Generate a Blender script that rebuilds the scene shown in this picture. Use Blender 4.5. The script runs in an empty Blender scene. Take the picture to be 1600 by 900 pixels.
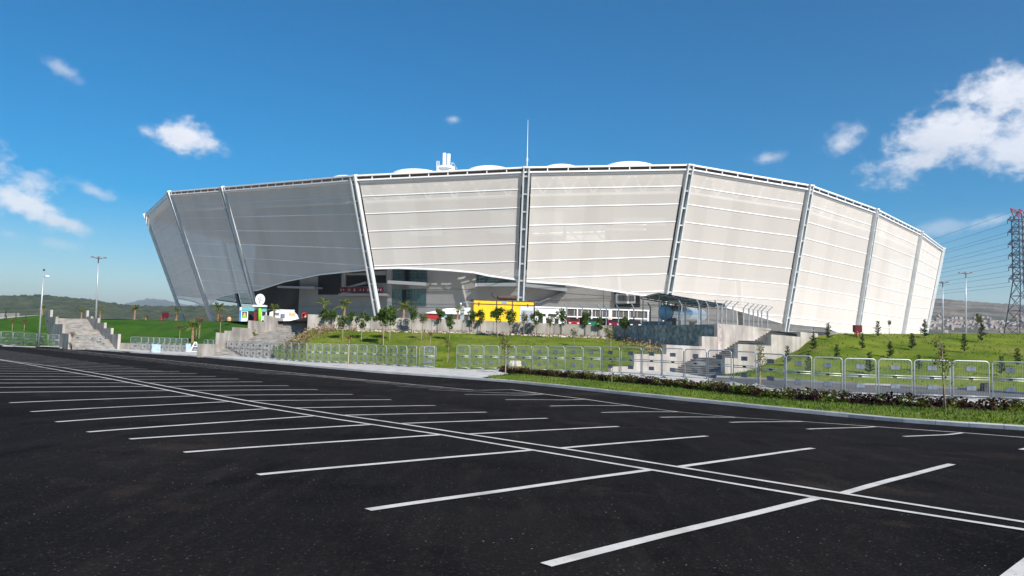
import bpy, math, random
from mathutils import Vector as V, Matrix, noise as mnoise
random.seed(7)
rad = math.radians
sc = bpy.context.scene
col = sc.collection
# ------------------------------------------------------------------ camera
FPX, ROLL, PITCH, H = 1142.0, rad(1.4), rad(4.0), 1.9265
_f = V((0, math.cos(PITCH), math.sin(PITCH)))
_r0 = V((1, 0, 0)); _u0 = _r0.cross(_f)
_r = _r0 * math.cos(ROLL) + _u0 * math.sin(ROLL)
_u = -_r0 * math.sin(ROLL) + _u0 * math.cos(ROLL)
camd = bpy.data.cameras.new("camera"); cam = bpy.data.objects.new("camera", camd); col.objects.link(cam)
camd.sensor_width = 36; camd.lens = 36 * FPX / 1600; camd.clip_start = .1; camd.clip_end = 60000
M = Matrix((_r, _u, -_f)).transposed().to_4x4(); M.translation = V((0, 0, H)); cam.matrix_world = M
sc.camera = cam
# ------------------------------------------------------------------ measuring the place
def ray(px, py): return _f + _r * ((px - 800) / FPX) + _u * ((450 - py) / FPX)
def atY(px, py, Y): d = ray(px, py); return V((0, 0, H)) + d * (Y / d.y)
def atZ(px, py, z): d = ray(px, py); return V((0, 0, H)) + d * ((z - H) / d.z)
def pix(P):
    d = P - V((0, 0, H)); z = d.dot(_f); return 800 + FPX * d.dot(_r) / z, 450 - FPX * d.dot(_u) / z
YAW, CX, CY = rad(45.7312), -9.7269, -3.9927
GAP, UT, VO = .7773, 11.005, 2.537
PROF = [(-60, .1125), (-5.39, .1125), (0, 0), (5.39, -.153), (11, -.372), (16, -.654), (23, -.68), (400, -.68)]
def lerp_tab(t, x):
    if x <= t[0][0]: return t[0][1]
    for (a, b), (c, d) in zip(t, t[1:]):
        if x <= c: return b + (d - b) * (x - a) / (c - a)
    return t[-1][1]
def tab(t, x):                      # table of tuples, linear, extrapolated at the ends by holding
    if x <= t[0][0]: return t[0][1:]
    for p, q in zip(t, t[1:]):
        if x <= q[0]:
            k = (x - p[0]) / (q[0] - p[0]); return tuple(a + (b - a) * k for a, b in zip(p[1:], q[1:]))
    return t[-1][1:]
def uv(X, Y): return CX + Y * math.cos(YAW) + X * math.sin(YAW), CY + Y * math.sin(YAW) - X * math.cos(YAW)
def xy(u, v):
    du, dv = u - CX, v - CY
    return du * math.sin(YAW) - dv * math.cos(YAW), du * math.cos(YAW) + dv * math.sin(YAW)
def zlot(X, Y):
    u, v = uv(X, Y)
    s = sum(lerp_tab(PROF, u + k) for k in (-1, -.5, 0, .5, 1)) / 5
    return s - .008 * 35 * math.tanh(v / 35)
def lot(px, py, dz=0):
    d = ray(px, py); t = 3.0
    while t < 600:
        if H + d.z * t <= zlot(d.x * t, d.y * t) + dz: break
        t *= 1.004
    lo, hi = t / 1.004, t
    for _ in range(12):
        m = (lo + hi) / 2
        if H + d.z * m <= zlot(d.x * m, d.y * m) + dz: hi = m
        else: lo = m
    return V((d.x * hi, d.y * hi, H + d.z * hi))
# ------------------------------------------------------------------ materials
def mat(name, c, rough=.8, c2=None, scale=3., detail=6., spec=.3, metal=0., bump=0., bscale=None, lo=.35, hi=.65, coord='Object', stretch=None):
    m = bpy.data.materials.new(name); m.use_nodes = True
    nt = m.node_tree; b = nt.nodes['Principled BSDF']
    b.inputs['Roughness'].default_value = rough; b.inputs['Metallic'].default_value = metal
    b.inputs['Specular IOR Level'].default_value = spec
    b.inputs['Base Color'].default_value = (*c, 1)
    tc = nt.nodes.new('ShaderNodeTexCoord'); vec = tc.outputs[coord]
    if stretch:
        mp = nt.nodes.new('ShaderNodeMapping'); mp.inputs['Scale'].default_value = stretch
        nt.links.new(vec, mp.inputs['Vector']); vec = mp.outputs['Vector']
    if c2:
        n = nt.nodes.new('ShaderNodeTexNoise'); n.inputs['Scale'].default_value = scale; n.inputs['Detail'].default_value = detail
        nt.links.new(vec, n.inputs['Vector'])
        r = nt.nodes.new('ShaderNodeValToRGB'); r.color_ramp.elements[0].position = lo; r.color_ramp.elements[1].position = hi
        r.color_ramp.elements[0].color = (*c, 1); r.color_ramp.elements[1].color = (*c2, 1)
        nt.links.new(n.outputs['Fac'], r.inputs['Fac']); nt.links.new(r.outputs['Color'], b.inputs['Base Color'])
    if bump:
        n2 = nt.nodes.new('ShaderNodeTexNoise'); n2.inputs['Scale'].default_value = bscale or scale * 4; n2.inputs['Detail'].default_value = 5
        nt.links.new(vec, n2.inputs['Vector'])
        bp = nt.nodes.new('ShaderNodeBump'); bp.inputs['Strength'].default_value = bump; bp.inputs['Distance'].default_value = .05
        nt.links.new(n2.outputs['Fac'], bp.inputs['Height']); nt.links.new(bp.outputs['Normal'], b.inputs['Normal'])
    return m
def leafmat(name, c, c2, scale=6., tl=.35):
    m = mat(name, c, .55, c2, scale, 3., .35)
    nt = m.node_tree; b = nt.nodes['Principled BSDF']; out = nt.nodes['Material Output']
    t = nt.nodes.new('ShaderNodeBsdfTranslucent'); mx = nt.nodes.new('ShaderNodeMixShader'); mx.inputs[0].default_value = tl
    src = b.inputs['Base Color'].links[0].from_socket
    nt.links.new(src, t.inputs['Color']); nt.links.new(b.outputs[0], mx.inputs[1]); nt.links.new(t.outputs[0], mx.inputs[2])
    nt.links.new(mx.outputs[0], out.inputs['Surface'])
    return m
MT = {}
def asphalt():
    m = bpy.data.materials.new('asphalt'); m.use_nodes = True; nt = m.node_tree; N = nt.nodes.new; L = nt.links.new
    b = nt.nodes['Principled BSDF']; tc = N('ShaderNodeTexCoord')
    def noise(scale, detail, rough=.5, vec=None):
        n = N('ShaderNodeTexNoise'); n.inputs['Scale'].default_value = scale; n.inputs['Detail'].default_value = detail; n.inputs['Roughness'].default_value = rough
        L(vec or tc.outputs['Object'], n.inputs['Vector']); return n.outputs['Fac']
    def ramp(f, p0, p1, a, c):
        r = N('ShaderNodeValToRGB'); e = r.color_ramp.elements; e[0].position, e[1].position = p0, p1; e[0].color = (*a, 1); e[1].color = (*c, 1); L(f, r.inputs['Fac']); return r.outputs['Color']
    def mixc(f, a, c, mode='MIX'):
        x = N('ShaderNodeMix'); x.data_type = 'RGBA'; x.blend_type = mode
        if isinstance(f, float): x.inputs['Factor'].default_value = f
        else: L(f, x.inputs['Factor'])
        L(a, x.inputs[6])
        if isinstance(c, tuple): x.inputs[7].default_value = (*c, 1)
        else: L(c, x.inputs[7])
        return x.outputs[2]
    base = ramp(noise(.22, 5), .35, .7, (.0085, .0080, .0088), (.0150, .0138, .0140))
    base = mixc(ramp(noise(.5, 6, .6), .36, .50, (.8, .8, .8), (0, 0, 0)), base, (.0050, .0048, .0056))
    mp = N('ShaderNodeMapping'); mp.inputs['Rotation'].default_value = (0, 0, rad(-44)); mp.inputs['Scale'].default_value = (2.6, .35, 1)
    L(tc.outputs['Object'], mp.inputs['Vector'])
    streak = noise(.9, 7, .65, mp.outputs['Vector'])
    base = mixc(ramp(streak, .50, .68, (0, 0, 0), (.42, .42, .42)), base, (.026, .0232, .0228))
    dust = noise(.30, 9, .72)
    base = mixc(ramp(dust, .56, .72, (0, 0, 0), (.75, .75, .75)), base, (.050, .036, .029))
    grit = noise(26, 4, .85)
    base = mixc(ramp(grit, .55, .70, (0, 0, 0), (.75, .75, .75)), base, (.050, .044, .042))
    base = mixc(ramp(noise(31, 3, .8), .30, .43, (.85, .85, .85), (0, 0, 0)), base, (.003, .003, .0035))
    g2 = noise(9, 5, .85)
    base = mixc(ramp(g2, .58, .72, (0, 0, 0), (.5, .5, .5)), base, (.034, .030, .029))
    # loose pale stones
    vo = N('ShaderNodeTexVoronoi'); vo.inputs['Scale'].default_value = 8.5; L(tc.outputs['Object'], vo.inputs['Vector'])
    st = ramp(vo.outputs['Distance'], .05, .085, (1, 1, 1), (0, 0, 0))
    gate = ramp(noise(.7, 4, .7), .48, .60, (0, 0, 0), (1, 1, 1))
    base = mixc(mixc(1.0, st, gate, 'MULTIPLY'), base, (.34, .32, .30))
    v2 = N('ShaderNodeTexVoronoi'); v2.inputs['Scale'].default_value = 21; L(tc.outputs['Object'], v2.inputs['Vector'])
    sp = ramp(v2.outputs['Distance'], .12, .24, (1, 1, 1), (0, 0, 0)); cs = N('ShaderNodeSeparateColor'); L(v2.outputs['Color'], cs.inputs[0])
    base = mixc(mixc(1.0, sp, ramp(cs.outputs[0], .72, 1.0, (0, 0, 0), (.9, .9, .9)), 'MULTIPLY'), base, (.10, .090, .084))
    L(base, b.inputs['Base Color']); b.inputs['Roughness'].default_value = 1; b.inputs['Specular IOR Level'].default_value = .03
    bp = N('ShaderNodeBump'); bp.inputs['Strength'].default_value = .7; bp.inputs['Distance'].default_value = .02
    L(grit, bp.inputs['Height']); L(bp.outputs['Normal'], b.inputs['Normal'])
    return m
def membrane():
    m = bpy.data.materials.new('mesh membrane'); m.use_nodes = True; nt = m.node_tree; N = nt.nodes.new; L = nt.links.new
    nt.nodes.remove(nt.nodes['Principled BSDF']); out = nt.nodes['Material Output']
    tc = N('ShaderNodeTexCoord')
    n = N('ShaderNodeTexNoise'); n.inputs['Scale'].default_value = .12; n.inputs['Detail'].default_value = 6
    mp = N('ShaderNodeMapping'); mp.inputs['Scale'].default_value = (1, 1, .35); L(tc.outputs['Object'], mp.inputs['Vector']); L(mp.outputs[0], n.inputs['Vector'])
    r = N('ShaderNodeValToRGB'); e = r.color_ramp.elements; e[0].position, e[1].position = .3, .7
    e[0].color = (.86, .81, .755, 1); e[1].color = (.90, .858, .805, 1); L(n.outputs['Fac'], r.inputs['Fac'])
    # woven threads: rounded warp and weft
    sep = N('ShaderNodeSeparateXYZ'); L(tc.outputs['UV'], sep.inputs[0])
    hs = []
    for k, ax in enumerate((0, 1)):
        mu = N('ShaderNodeMath'); mu.operation = 'MULTIPLY'; mu.inputs[1].default_value = 60; L(sep.outputs[ax], mu.inputs[0])
        si = N('ShaderNodeMath'); si.operation = 'SINE'; L(mu.outputs[0], si.inputs[0])
        ab = N('ShaderNodeMath'); ab.operation = 'ABSOLUTE'; L(si.outputs[0], ab.inputs[0]); hs.append(ab.outputs[0])
    mxm = N('ShaderNodeMath'); mxm.operation = 'MAXIMUM'; L(hs[0], mxm.inputs[0]); L(hs[1], mxm.inputs[1])
    bp = N('ShaderNodeBump'); bp.inputs['Strength'].default_value = .6; bp.inputs['Distance'].default_value = .03
    L(mxm.outputs[0], bp.inputs['Height'])
    mm = N('ShaderNodeMath'); mm.operation = 'MULTIPLY'; mm.inputs[1].default_value = 1 / 2.7; L(sep.outputs[0], mm.inputs[0])
    fl = N('ShaderNodeMath'); fl.operation = 'FLOOR'; L(mm.outputs[0], fl.inputs[0])
    wn = N('ShaderNodeTexWhiteNoise'); wn.noise_dimensions = '1D'; L(fl.outputs[0], wn.inputs['W'])
    mr = N('ShaderNodeMapRange'); L(wn.outputs['Value'], mr.inputs[0]); mr.inputs[3].default_value = .94; mr.inputs[4].default_value = 1.0
    mv = N('ShaderNodeMix'); mv.data_type = 'RGBA'; mv.blend_type = 'MULTIPLY'; mv.inputs['Factor'].default_value = 1; L(r.outputs[0], mv.inputs[6]); L(mr.outputs[0], mv.inputs[7])
    class _r: outputs = [mv.outputs[2]]
    r = _r
    df = N('ShaderNodeBsdfDiffuse'); df.inputs['Roughness'].default_value = 1; L(r.outputs[0], df.inputs['Color'])
    tl = N('ShaderNodeBsdfTranslucent'); L(r.outputs[0], tl.inputs['Color'])
    tr = N('ShaderNodeBsdfTransparent')
    m1 = N('ShaderNodeMixShader'); m1.inputs[0].default_value = .16; L(df.outputs[0], m1.inputs[1]); L(tl.outputs[0], m1.inputs[2])
    m2 = N('ShaderNodeMixShader'); m2.inputs[0].default_value = .29; L(m1.outputs[0], m2.inputs[1]); L(tr.outputs[0], m2.inputs[2])
    L(m2.outputs[0], out.inputs['Surface'])
    return m
MT['asphalt'] = asphalt()
MT['membrane'] = membrane()
MT['paint'] = mat('road paint', (.38, .36, .33), .7, (.52, .50, .47), 2.2, 8, bump=.1, lo=.3, hi=.55)
_pm = MT['paint'].node_tree          # worn patches let the asphalt through
_n = _pm.nodes.new('ShaderNodeTexNoise'); _n.inputs['Scale'].default_value = 14; _n.inputs['Detail'].default_value = 9; _n.inputs['Roughness'].default_value = .75
_tc = _pm.nodes.new('ShaderNodeTexCoord'); _pm.links.new(_tc.outputs['Object'], _n.inputs['Vector'])
_rp = _pm.nodes.new('ShaderNodeValToRGB'); _rp.color_ramp.elements[0].position = .58; _rp.color_ramp.elements[1].position = .66
_rp.color_ramp.elements[1].color = (.8, .8, .8, 1); _pm.links.new(_n.outputs['Fac'], _rp.inputs['Fac'])
_mx = _pm.nodes.new('ShaderNodeMix'); _mx.data_type = 'RGBA'; _b = _pm.nodes['Principled BSDF']
_pm.links.new(_rp.outputs[0], _mx.inputs['Factor']); _pm.links.new(_b.inputs['Base Color'].links[0].from_socket, _mx.inputs[6]); _mx.inputs[7].default_value = (.11, .10, .10, 1)
_pm.links.new(_mx.outputs[2], _b.inputs['Base Color'])
MT['paving'] = mat('pale paving', (.36, .345, .32), .9, (.48, .465, .44), 1.2, 8, bump=.2)
MT['kerb'] = mat('kerb concrete', (.30, .30, .30), .9, (.42, .41, .40), .8, 8, bump=.3, bscale=20)
MT['concrete'] = mat('cast concrete', (.33, .30, .265), .9, (.48, .445, .40), .55, 9, bump=.25, bscale=12)
MT['concrete_rough'] = mat('unfinished concrete', (.34, .28, .265), .95, (.74, .63, .59), 2.6, 10, bump=.6, bscale=8)
MT['step'] = mat('stair stone', (.15, .145, .14), .9, (.34, .32, .295), 1.1, 8, bump=.4, bscale=9)
MT['grass_a'] = mat('lawn', (.066, .108, .008), .95, (.150, .182, .018), .35, 9, .1, bump=1., bscale=7, lo=.32, hi=.68)
MT['grass_b'] = mat('deep lawn', (.018, .062, .006), .95, (.042, .100, .010), .35, 9, .1, bump=1., bscale=6, lo=.32, hi=.68)
for _g, _c in (('grass_a', (.20, .185, .05)), ('grass_b', (.055, .085, .02))):
    nt = MT[_g].node_tree; b = nt.nodes['Principled BSDF']; src = b.inputs['Base Color'].links[0].from_socket; tc = nt.nodes.new('ShaderNodeTexCoord')
    n = nt.nodes.new('ShaderNodeTexNoise'); n.inputs['Scale'].default_value = .16; n.inputs['Detail'].default_value = 10; n.inputs['Roughness'].default_value = .7; nt.links.new(tc.outputs['Object'], n.inputs['Vector'])
    r = nt.nodes.new('ShaderNodeValToRGB'); r.color_ramp.elements[0].position = .52; r.color_ramp.elements[1].position = .68; r.color_ramp.elements[1].color = (.7, .7, .7, 1); nt.links.new(n.outputs['Fac'], r.inputs['Fac'])
    x = nt.nodes.new('ShaderNodeMix'); x.data_type = 'RGBA'; nt.links.new(r.outputs[0], x.inputs['Factor']); nt.links.new(src, x.inputs[6]); x.inputs[7].default_value = (*_c, 1); nt.links.new(x.outputs[2], b.inputs['Base Color'])
MT['blade'] = leafmat('grass blade', (.045, .105, .010), (.12, .18, .022), 1.2)
def streaks(m, amt=.55):
    nt = m.node_tree; b = nt.nodes['Principled BSDF']; src = b.inputs['Base Color'].links[0].from_socket
    tc = nt.nodes.new('ShaderNodeTexCoord'); mp = nt.nodes.new('ShaderNodeMapping'); mp.inputs['Scale'].default_value = (.8, .8, .13); nt.links.new(tc.outputs['Object'], mp.inputs['Vector'])
    n = nt.nodes.new('ShaderNodeTexNoise'); n.inputs['Scale'].default_value = 1.4; n.inputs['Detail'].default_value = 7; nt.links.new(mp.outputs[0], n.inputs['Vector'])
    r = nt.nodes.new('ShaderNodeValToRGB'); r.color_ramp.elements[0].position = .42; r.color_ramp.elements[1].position = .62; r.color_ramp.elements[0].color = (amt, amt, amt, 1); r.color_ramp.elements[1].color = (1, 1, 1, 1); nt.links.new(n.outputs['Fac'], r.inputs['Fac'])
    x = nt.nodes.new('ShaderNodeMix'); x.data_type = 'RGBA'; x.blend_type = 'MULTIPLY'; x.inputs['Factor'].default_value = 1; nt.links.new(src, x.inputs[6]); nt.links.new(r.outputs[0], x.inputs[7]); nt.links.new(x.outputs[2], b.inputs['Base Color'])
streaks(MT['concrete'], .74); streaks(MT['concrete_rough'], .7)
MT['soil'] = mat('plaza ground', (.30, .28, .25), .95, (.42, .39, .36), .3, 8)
MT['earth'] = mat('far ground', (.12, .11, .08), 1, (.19, .17, .12), .004, 10)
MT['wall'] = mat('stadium cladding', (.36, .35, .34), .8, (.42, .41, .395), .3, 5)
MT['seam'] = mat('joint', (.15, .15, .15), .9)
MT['white'] = mat('white steel', (.78, .78, .77), .45, (.70, .70, .69), 1.5, 6, .5)
MT['fabric'] = mat('white roof fabric', (.80, .80, .80), .6, (.74, .74, .74), .3, 6)
MT['colsteel'] = mat('pale painted steel', (.60, .615, .61), .45, (.50, .525, .525), .8, 6, .5)
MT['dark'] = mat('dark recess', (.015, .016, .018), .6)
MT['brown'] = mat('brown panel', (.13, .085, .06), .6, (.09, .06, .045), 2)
MT['glass'] = mat('teal glass', (.006, .055, .065), .12, (.012, .10, .115), .35, 3, .8)
MT['bronze'] = mat('bronze glass', (.06, .045, .04), .2, (.10, .075, .065), 1., 3, .7)
MT['galv'] = mat('galvanised steel', (.30, .34, .36), .42, (.44, .47, .49), 8, 5, .5, .35)
MT['plate'] = mat('grey plate', (.10, .12, .155), .6, (.16, .185, .225), 4, 4)
MT['plate_w'] = mat('pale plate', (.55, .57, .60), .6, (.66, .68, .70), 4, 4)
MT['black'] = mat('black plastic', (.02, .02, .022), .6)
MT['yellow'] = mat('yellow paint', (.86, .50, .004), .45, (.78, .43, .004), 1.5, 6, .4)
MT['rust'] = mat('dark rusty steel', (.055, .035, .03), .7, (.10, .06, .045), 4)
MT['louvre'] = mat('grey louvre', (.50, .53, .56), .6)
MT['red'] = mat('red paint', (.34, .016, .018), .45, (.27, .012, .015), 3)
MT['oxblood'] = mat('dark red enamel', (.085, .006, .012), .5, (.11, .01, .016), 2)
MT['maroon'] = mat('maroon banner', (.13, .006, .018), .6, (.17, .01, .025), 2)
MT['teal'] = mat('teal panel', (.12, .36, .36), .5)
MT['blue'] = mat('blue panel', (.03, .20, .62), .5)
MT['green'] = mat('lime paint', (.22, .62, .015), .45)
MT['orange'] = mat('orange paint', (.85, .30, .02), .5)
MT['skin'] = mat('warm ochre', (.60, .34, .16), .7)
MT['paleblue'] = mat('pale blue box', (.30, .40, .47), .5, (.40, .50, .56), 3)
MT['tank'] = mat('aluminium cladding', (.56, .66, .74), .25, (.48, .58, .66), .6, 3, .5, .75)
MT['tankend'] = mat('pale blue dome', (.42, .62, .82), .35, (.36, .55, .74), 1, 3, .5, .2)
MT['roofsheet'] = mat('grey roof sheet', (.14, .14, .145), .6, (.19, .19, .19), 2)
MT['steelgrey'] = mat('grey post', (.17, .20, .23), .5, (.26, .29, .32), 2)
MT['bark'] = mat('bark', (.16, .12, .085), .95, (.26, .21, .16), 9, 5)
MT['palmbark'] = mat('palm bark', (.20, .12, .065), .95, (.33, .20, .11), 9, 5, bump=.6)
MT['stake'] = mat('timber stake', (.36, .29, .21), .9, (.46, .38, .28), 5)
MT['leaf_a'] = leafmat('citrus leaf', (.036, .082, .010), (.110, .170, .024), 2.6)
MT['leaf_b'] = leafmat('olive green leaf', (.080, .100, .018), (.15, .15, .035), 2.2)
MT['leaf_dry'] = leafmat('dry leaf', (.16, .075, .035), (.24, .13, .07), 4)
MT['needle'] = leafmat('needle', (.024, .048, .018), (.055, .085, .028), 3, .15)
MT['palmleaf'] = leafmat('palm leaf', (.075, .120, .018), (.21, .22, .035), 1.5)
MT['hedge'] = leafmat('hedge leaf', (.030, .014, .016), (.095, .125, .012), 1.6, .3); MT['hedge'].node_tree.nodes['Principled BSDF'].inputs['Specular IOR Level'].default_value = .08
_e = [n for n in MT['hedge'].node_tree.nodes if n.type == 'VALTORGB'][0].color_ramp
_e.elements[0].position = .40; _e.elements[1].position = .62
_x = _e.elements.new(.5); _x.color = (.055, .032, .018, 1)
MT['brush'] = leafmat('dry brush', (.18, .11, .065), (.33, .22, .14), 2.5, .1)
MT['rubble'] = mat('pale rubble', (.35, .30, .24), .95, (.55, .50, .43), 5)
MT['forest'] = mat('forest', (.028, .040, .020), 1, (.075, .085, .045), .05, 12, .05, bump=1, bscale=.1, lo=.38, hi=.62)
MT['scrub'] = mat('scrub hill', (.055, .062, .04), 1, (.22, .165, .13), .008, 14, .05, lo=.38, hi=.66)
MT['mountain'] = mat('far mountain', (.05, .06, .04), 1, (.12, .11, .08), .002, 12, .05)
MT['house'] = mat('house wall', (.36, .33, .31), .9, (.26, .20, .17), .02, 2)
MT['pylon'] = mat('dark lattice steel', (.055, .065, .085), .6)
MT['pylonred'] = mat('red lattice steel', (.34, .08, .10), .6)
MT['tyre'] = mat('tyre rubber', (.02, .02, .02), .9)
# ------------------------------------------------------------------ mesh builder
class MB:
    def __init__(s): s.v = []; s.f = []; s.m = []; s.uv = None
    def add(s, vs, fs, mi=0):
        o = len(s.v); s.v += [V(p) for p in vs]; s.f += [tuple(i + o for i in q) for q in fs]; s.m += [mi] * len(fs); return s
    def quad(s, a, b, c, d, mi=0): return s.add((a, b, c, d), ((0, 1, 2, 3),), mi)
    def box(s, c, sz, ax=None, mi=0):
        c = V(c); X, Y, Z = ax or (V((1, 0, 0)), V((0, 1, 0)), V((0, 0, 1)))
        x, y, z = X * sz[0] / 2, Y * sz[1] / 2, Z * sz[2] / 2
        vs = [c - x - y - z, c + x - y - z, c + x + y - z, c - x + y - z, c - x - y + z, c + x - y + z, c + x + y + z, c - x + y + z]
        return s.add(vs, ((0, 3, 2, 1), (4, 5, 6, 7), (0, 1, 5, 4), (1, 2, 6, 5), (2, 3, 7, 6), (3, 0, 4, 7)), mi)
    def beam(s, p, q, w, h, up=(0, 0, 1), mi=0):
        p, q = V(p), V(q); d = q - p; L = d.length
        if L < 1e-6: return s
        d /= L; up = V(up); x = d.cross(up)
        if x.length < 1e-4: x = d.cross(V((0, 1, 0)))
        x.normalize(); z = x.cross(d)
        return s.box((p + q) / 2, (w, L, h), (x, d, z), mi)
    def tube(s, pts, r, n=6, mi=0, cap=True):
        pts = [V(p) for p in pts]; rs = r if isinstance(r, (list, tuple)) else [r] * len(pts)
        o = len(s.v); k = len(pts); prev = None
        for i, p in enumerate(pts):
            t = (pts[min(i + 1, k - 1)] - pts[max(i - 1, 0)])
            if t.length < 1e-9: t = V((0, 0, 1))
            t.normalize()
            a = prev if prev is not None else (V((0, 0, 1)) if abs(t.z) < .9 else V((1, 0, 0)))
            x = a - t * a.dot(t)
            if x.length < 1e-5: x = t.orthogonal()
            x.normalize(); prev = x; y = t.cross(x)
            for j in range(n):
                w = 2 * math.pi * j / n; s.v.append(p + (x * math.cos(w) + y * math.sin(w)) * rs[i])
        for i in range(k - 1):
            for j in range(n):
                a, b = o + i * n + j, o + i * n + (j + 1) % n; s.f.append((a, b, b + n, a + n)); s.m.append(mi)
        if cap:
            s.f.append(tuple(o + j for j in range(n))[::-1]); s.f.append(tuple(o + (k - 1) * n + j for j in range(n))); s.m += [mi, mi]
        return s
    def lathe(s, c, prof, n=16, mi=0, ax=None):
        c = V(c); X, Y, Z = ax or (V((1, 0, 0)), V((0, 1, 0)), V((0, 0, 1))); o = len(s.v)
        for r, z in prof:
            for j in range(n):
                w = 2 * math.pi * j / n; s.v.append(c + X * r * math.cos(w) + Y * r * math.sin(w) + Z * z)
        for i in range(len(prof) - 1):
            for j in range(n):
                a, b = o + i * n + j, o + i * n + (j + 1) % n; s.f.append((a, b, b + n, a + n)); s.m.append(mi)
        return s
    def prism(s, poly, d, mi=0):          # polygon extruded along vector d
        poly = [V(p) for p in poly]; n = len(poly); d = V(d)
        fs = [tuple(range(n))[::-1], tuple(range(n, 2 * n))] + [(i, (i + 1) % n, (i + 1) % n + n, i + n) for i in range(n)]
        return s.add(poly + [p + d for p in poly], fs, mi)
    def grid(s, rows, mi=0):
        o = len(s.v); m = len(rows[0])
        for r in rows: s.v += [V(p) for p in r]
        for i in range(len(rows) - 1):
            for j in range(m - 1):
                a = o + i * m + j; s.f.append((a, a + 1, a + m + 1, a + m)); s.m.append(mi)
        return s
    def build(s, name, mats, parent=None, world=True, smooth=False):
        me = bpy.data.meshes.new(name)
        off = parent_loc(parent) if (parent and world) else V((0, 0, 0))
        me.from_pydata([tuple(p - off) for p in s.v], [], s.f)
        if not isinstance(mats, (list, tuple)): mats = [mats]
        for k in mats: me.materials.append(MT[k] if isinstance(k, str) else k)
        me.polygons.foreach_set('material_index', s.m)
        if smooth: me.polygons.foreach_set('use_smooth', [True] * len(s.f))
        if s.uv:
            l = me.uv_layers.new(name='UVMap')
            for p in me.polygons:
                for li in p.loop_indices: l.data[li].uv = s.uv[me.loops[li].vertex_index]
        me.update()
        o = bpy.data.objects.new(name, me); col.objects.link(o)
        if parent: o.parent = parent
        return o
def parent_loc(o):
    p = V((0, 0, 0))
    while o: p += o.location; o = o.parent
    return p
def tag(o, label=None, cat=None, group=None, kind=None):
    if label: o['label'] = label
    if cat: o['category'] = cat
    if group: o['group'] = group
    if kind: o['kind'] = kind
    return o
def thing(name, loc, label, cat, group=None):
    o = bpy.data.objects.new(name, None); col.objects.link(o); o.location = loc; o.empty_display_size = .3
    return tag(o, label, cat, group)
def struct(o): o['kind'] = 'structure'; return o
KIDS = {}
def copy_tree(o, parent=None):
    c = o.copy(); col.objects.link(c)
    if parent: c.parent = parent
    for ch in KIDS.setdefault(o.name, [k for k in bpy.data.objects if k.parent == o]): copy_tree(ch, c)
    return c
class Stock:                                 # first use hands out the original, later uses copies
    def __init__(s, maker): s.o = maker; s.used = False
    def get(s):
        if not s.used: s.used = True; return s.o
        return copy_tree(s.o)
ORD = ('first second third fourth fifth sixth seventh eighth ninth tenth eleventh twelfth thirteenth fourteenth fifteenth sixteenth seventeenth eighteenth nineteenth twentieth '
       'twenty-first twenty-second twenty-third twenty-fourth twenty-fifth twenty-sixth twenty-seventh twenty-eighth twenty-ninth thirtieth thirty-first thirty-second').split()
# ------------------------------------------------------------------ car park
mb = MB()
xs = [-260, -220, -190, -160, -140, -125, -110] + [-100 + i * .8 for i in range(176)] + [45, 55, 70, 90]
ys = [-60, -30, -15, -8] + [-4 + i * .8 for i in range(150)] + [122, 130, 145, 165, 200, 260]
mb.grid([[V((x, y, zlot(x, y))) for x in xs] for y in ys])
struct(mb.build('parking_lot', 'asphalt', smooth=True))
def strip(mb, pts, w, dz=.012):              # painted line along points on the lot, subdivided
    P = []
    for a, b in zip(pts, pts[1:]):
        n = max(1, int((b - a).length / .5))
        P += [a + (b - a) * (i / n) for i in range(n)]
    P.append(pts[-1]); L = []; R = []
    for i, p in enumerate(P):
        t = P[min(i + 1, len(P) - 1)] - P[max(i - 1, 0)]; n = V((-t.y, t.x, 0)); n.normalize()
        for side, k in ((L, .5), (R, -.5)):
            q = p + n * w * k * (1 + .10 * mnoise.noise(p * 2.3 + V((k * 7, 0, 0)))) + n * .02 * mnoise.noise(p * .5); side.append(V((q.x, q.y, zlot(q.x, q.y) + dz)))
    mb.grid([L, R])
def onlot(u, v): x, y = xy(u, v); return V((x, y, 0))
mk = MB()
L1 = [(1600, 829), (1277.5, 779), (1017.5, 735), (831, 704), (690, 680), (582, 664), (492, 650.5), (421, 639), (360, 628), (306, 619), (225, 602.5), (160, 590), (100, 580), (40, 569), (0, 562.5)]
L2 = [(1600, 817), (1316, 772), (1060, 730.5), (875, 701), (732, 679), (625, 662.5), (536, 649.5), (460, 638), (400, 629), (265, 605), (175, 588), (100, 575), (42, 567.5)]
def flat(p): return V((p.x, p.y, 0))
l1 = [flat(lot(*p)) for p in L1]; l2 = [flat(lot(*p)) for p in L2]
l1.insert(0, l1[0] + (l1[0] - l1[1]).normalized() * 6); l2.insert(0, l2[0] + (l2[0] - l2[1]).normalized() * 6)
l1.append(l1[-1] + (l1[-1] - l1[-2]).normalized() * 40); l2.append(l2[-1] + (l2[-1] - l2[-2]).normalized() * 45)
strip(mk, l1, .115); strip(mk, l2, .115)
def nearest_on(line, p):
    best = None
    for a, b in zip(line, line[1:]):
        ab = b - a; t = max(0, min(1, (p - a).dot(ab) / ab.length_squared)); q = a + ab * t
        if best is None or (q - p).length < (best - p).length: best = q
    return best
SN = [(853, 884.5), (575, 798), (403.5, 743), (287, 707.5), (203, 687), (137, 676), (87, 660), (48, 644), (15, 630)]
SI = [(1277.5, 779), (1017.5, 735), (831, 704), (690, 680), (582, 664), (492, 650.5), (421, 639), (360, 628), (306, 619)]
SJ = [(1316, 772), (1060, 730.5), (875, 701), (732, 679), (625, 662.5), (536, 649.5), (460, 638)]
SF = [(1487, 726), (1270, 701), (1105, 682), (966, 667), (855, 654), (760, 644.5), (680, 634), (611, 625), (551, 616.5), (496, 609), (451, 603), (410, 597), (372.5, 592.5), (337.5, 588.5), (307.5, 584), (280, 581)]
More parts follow.
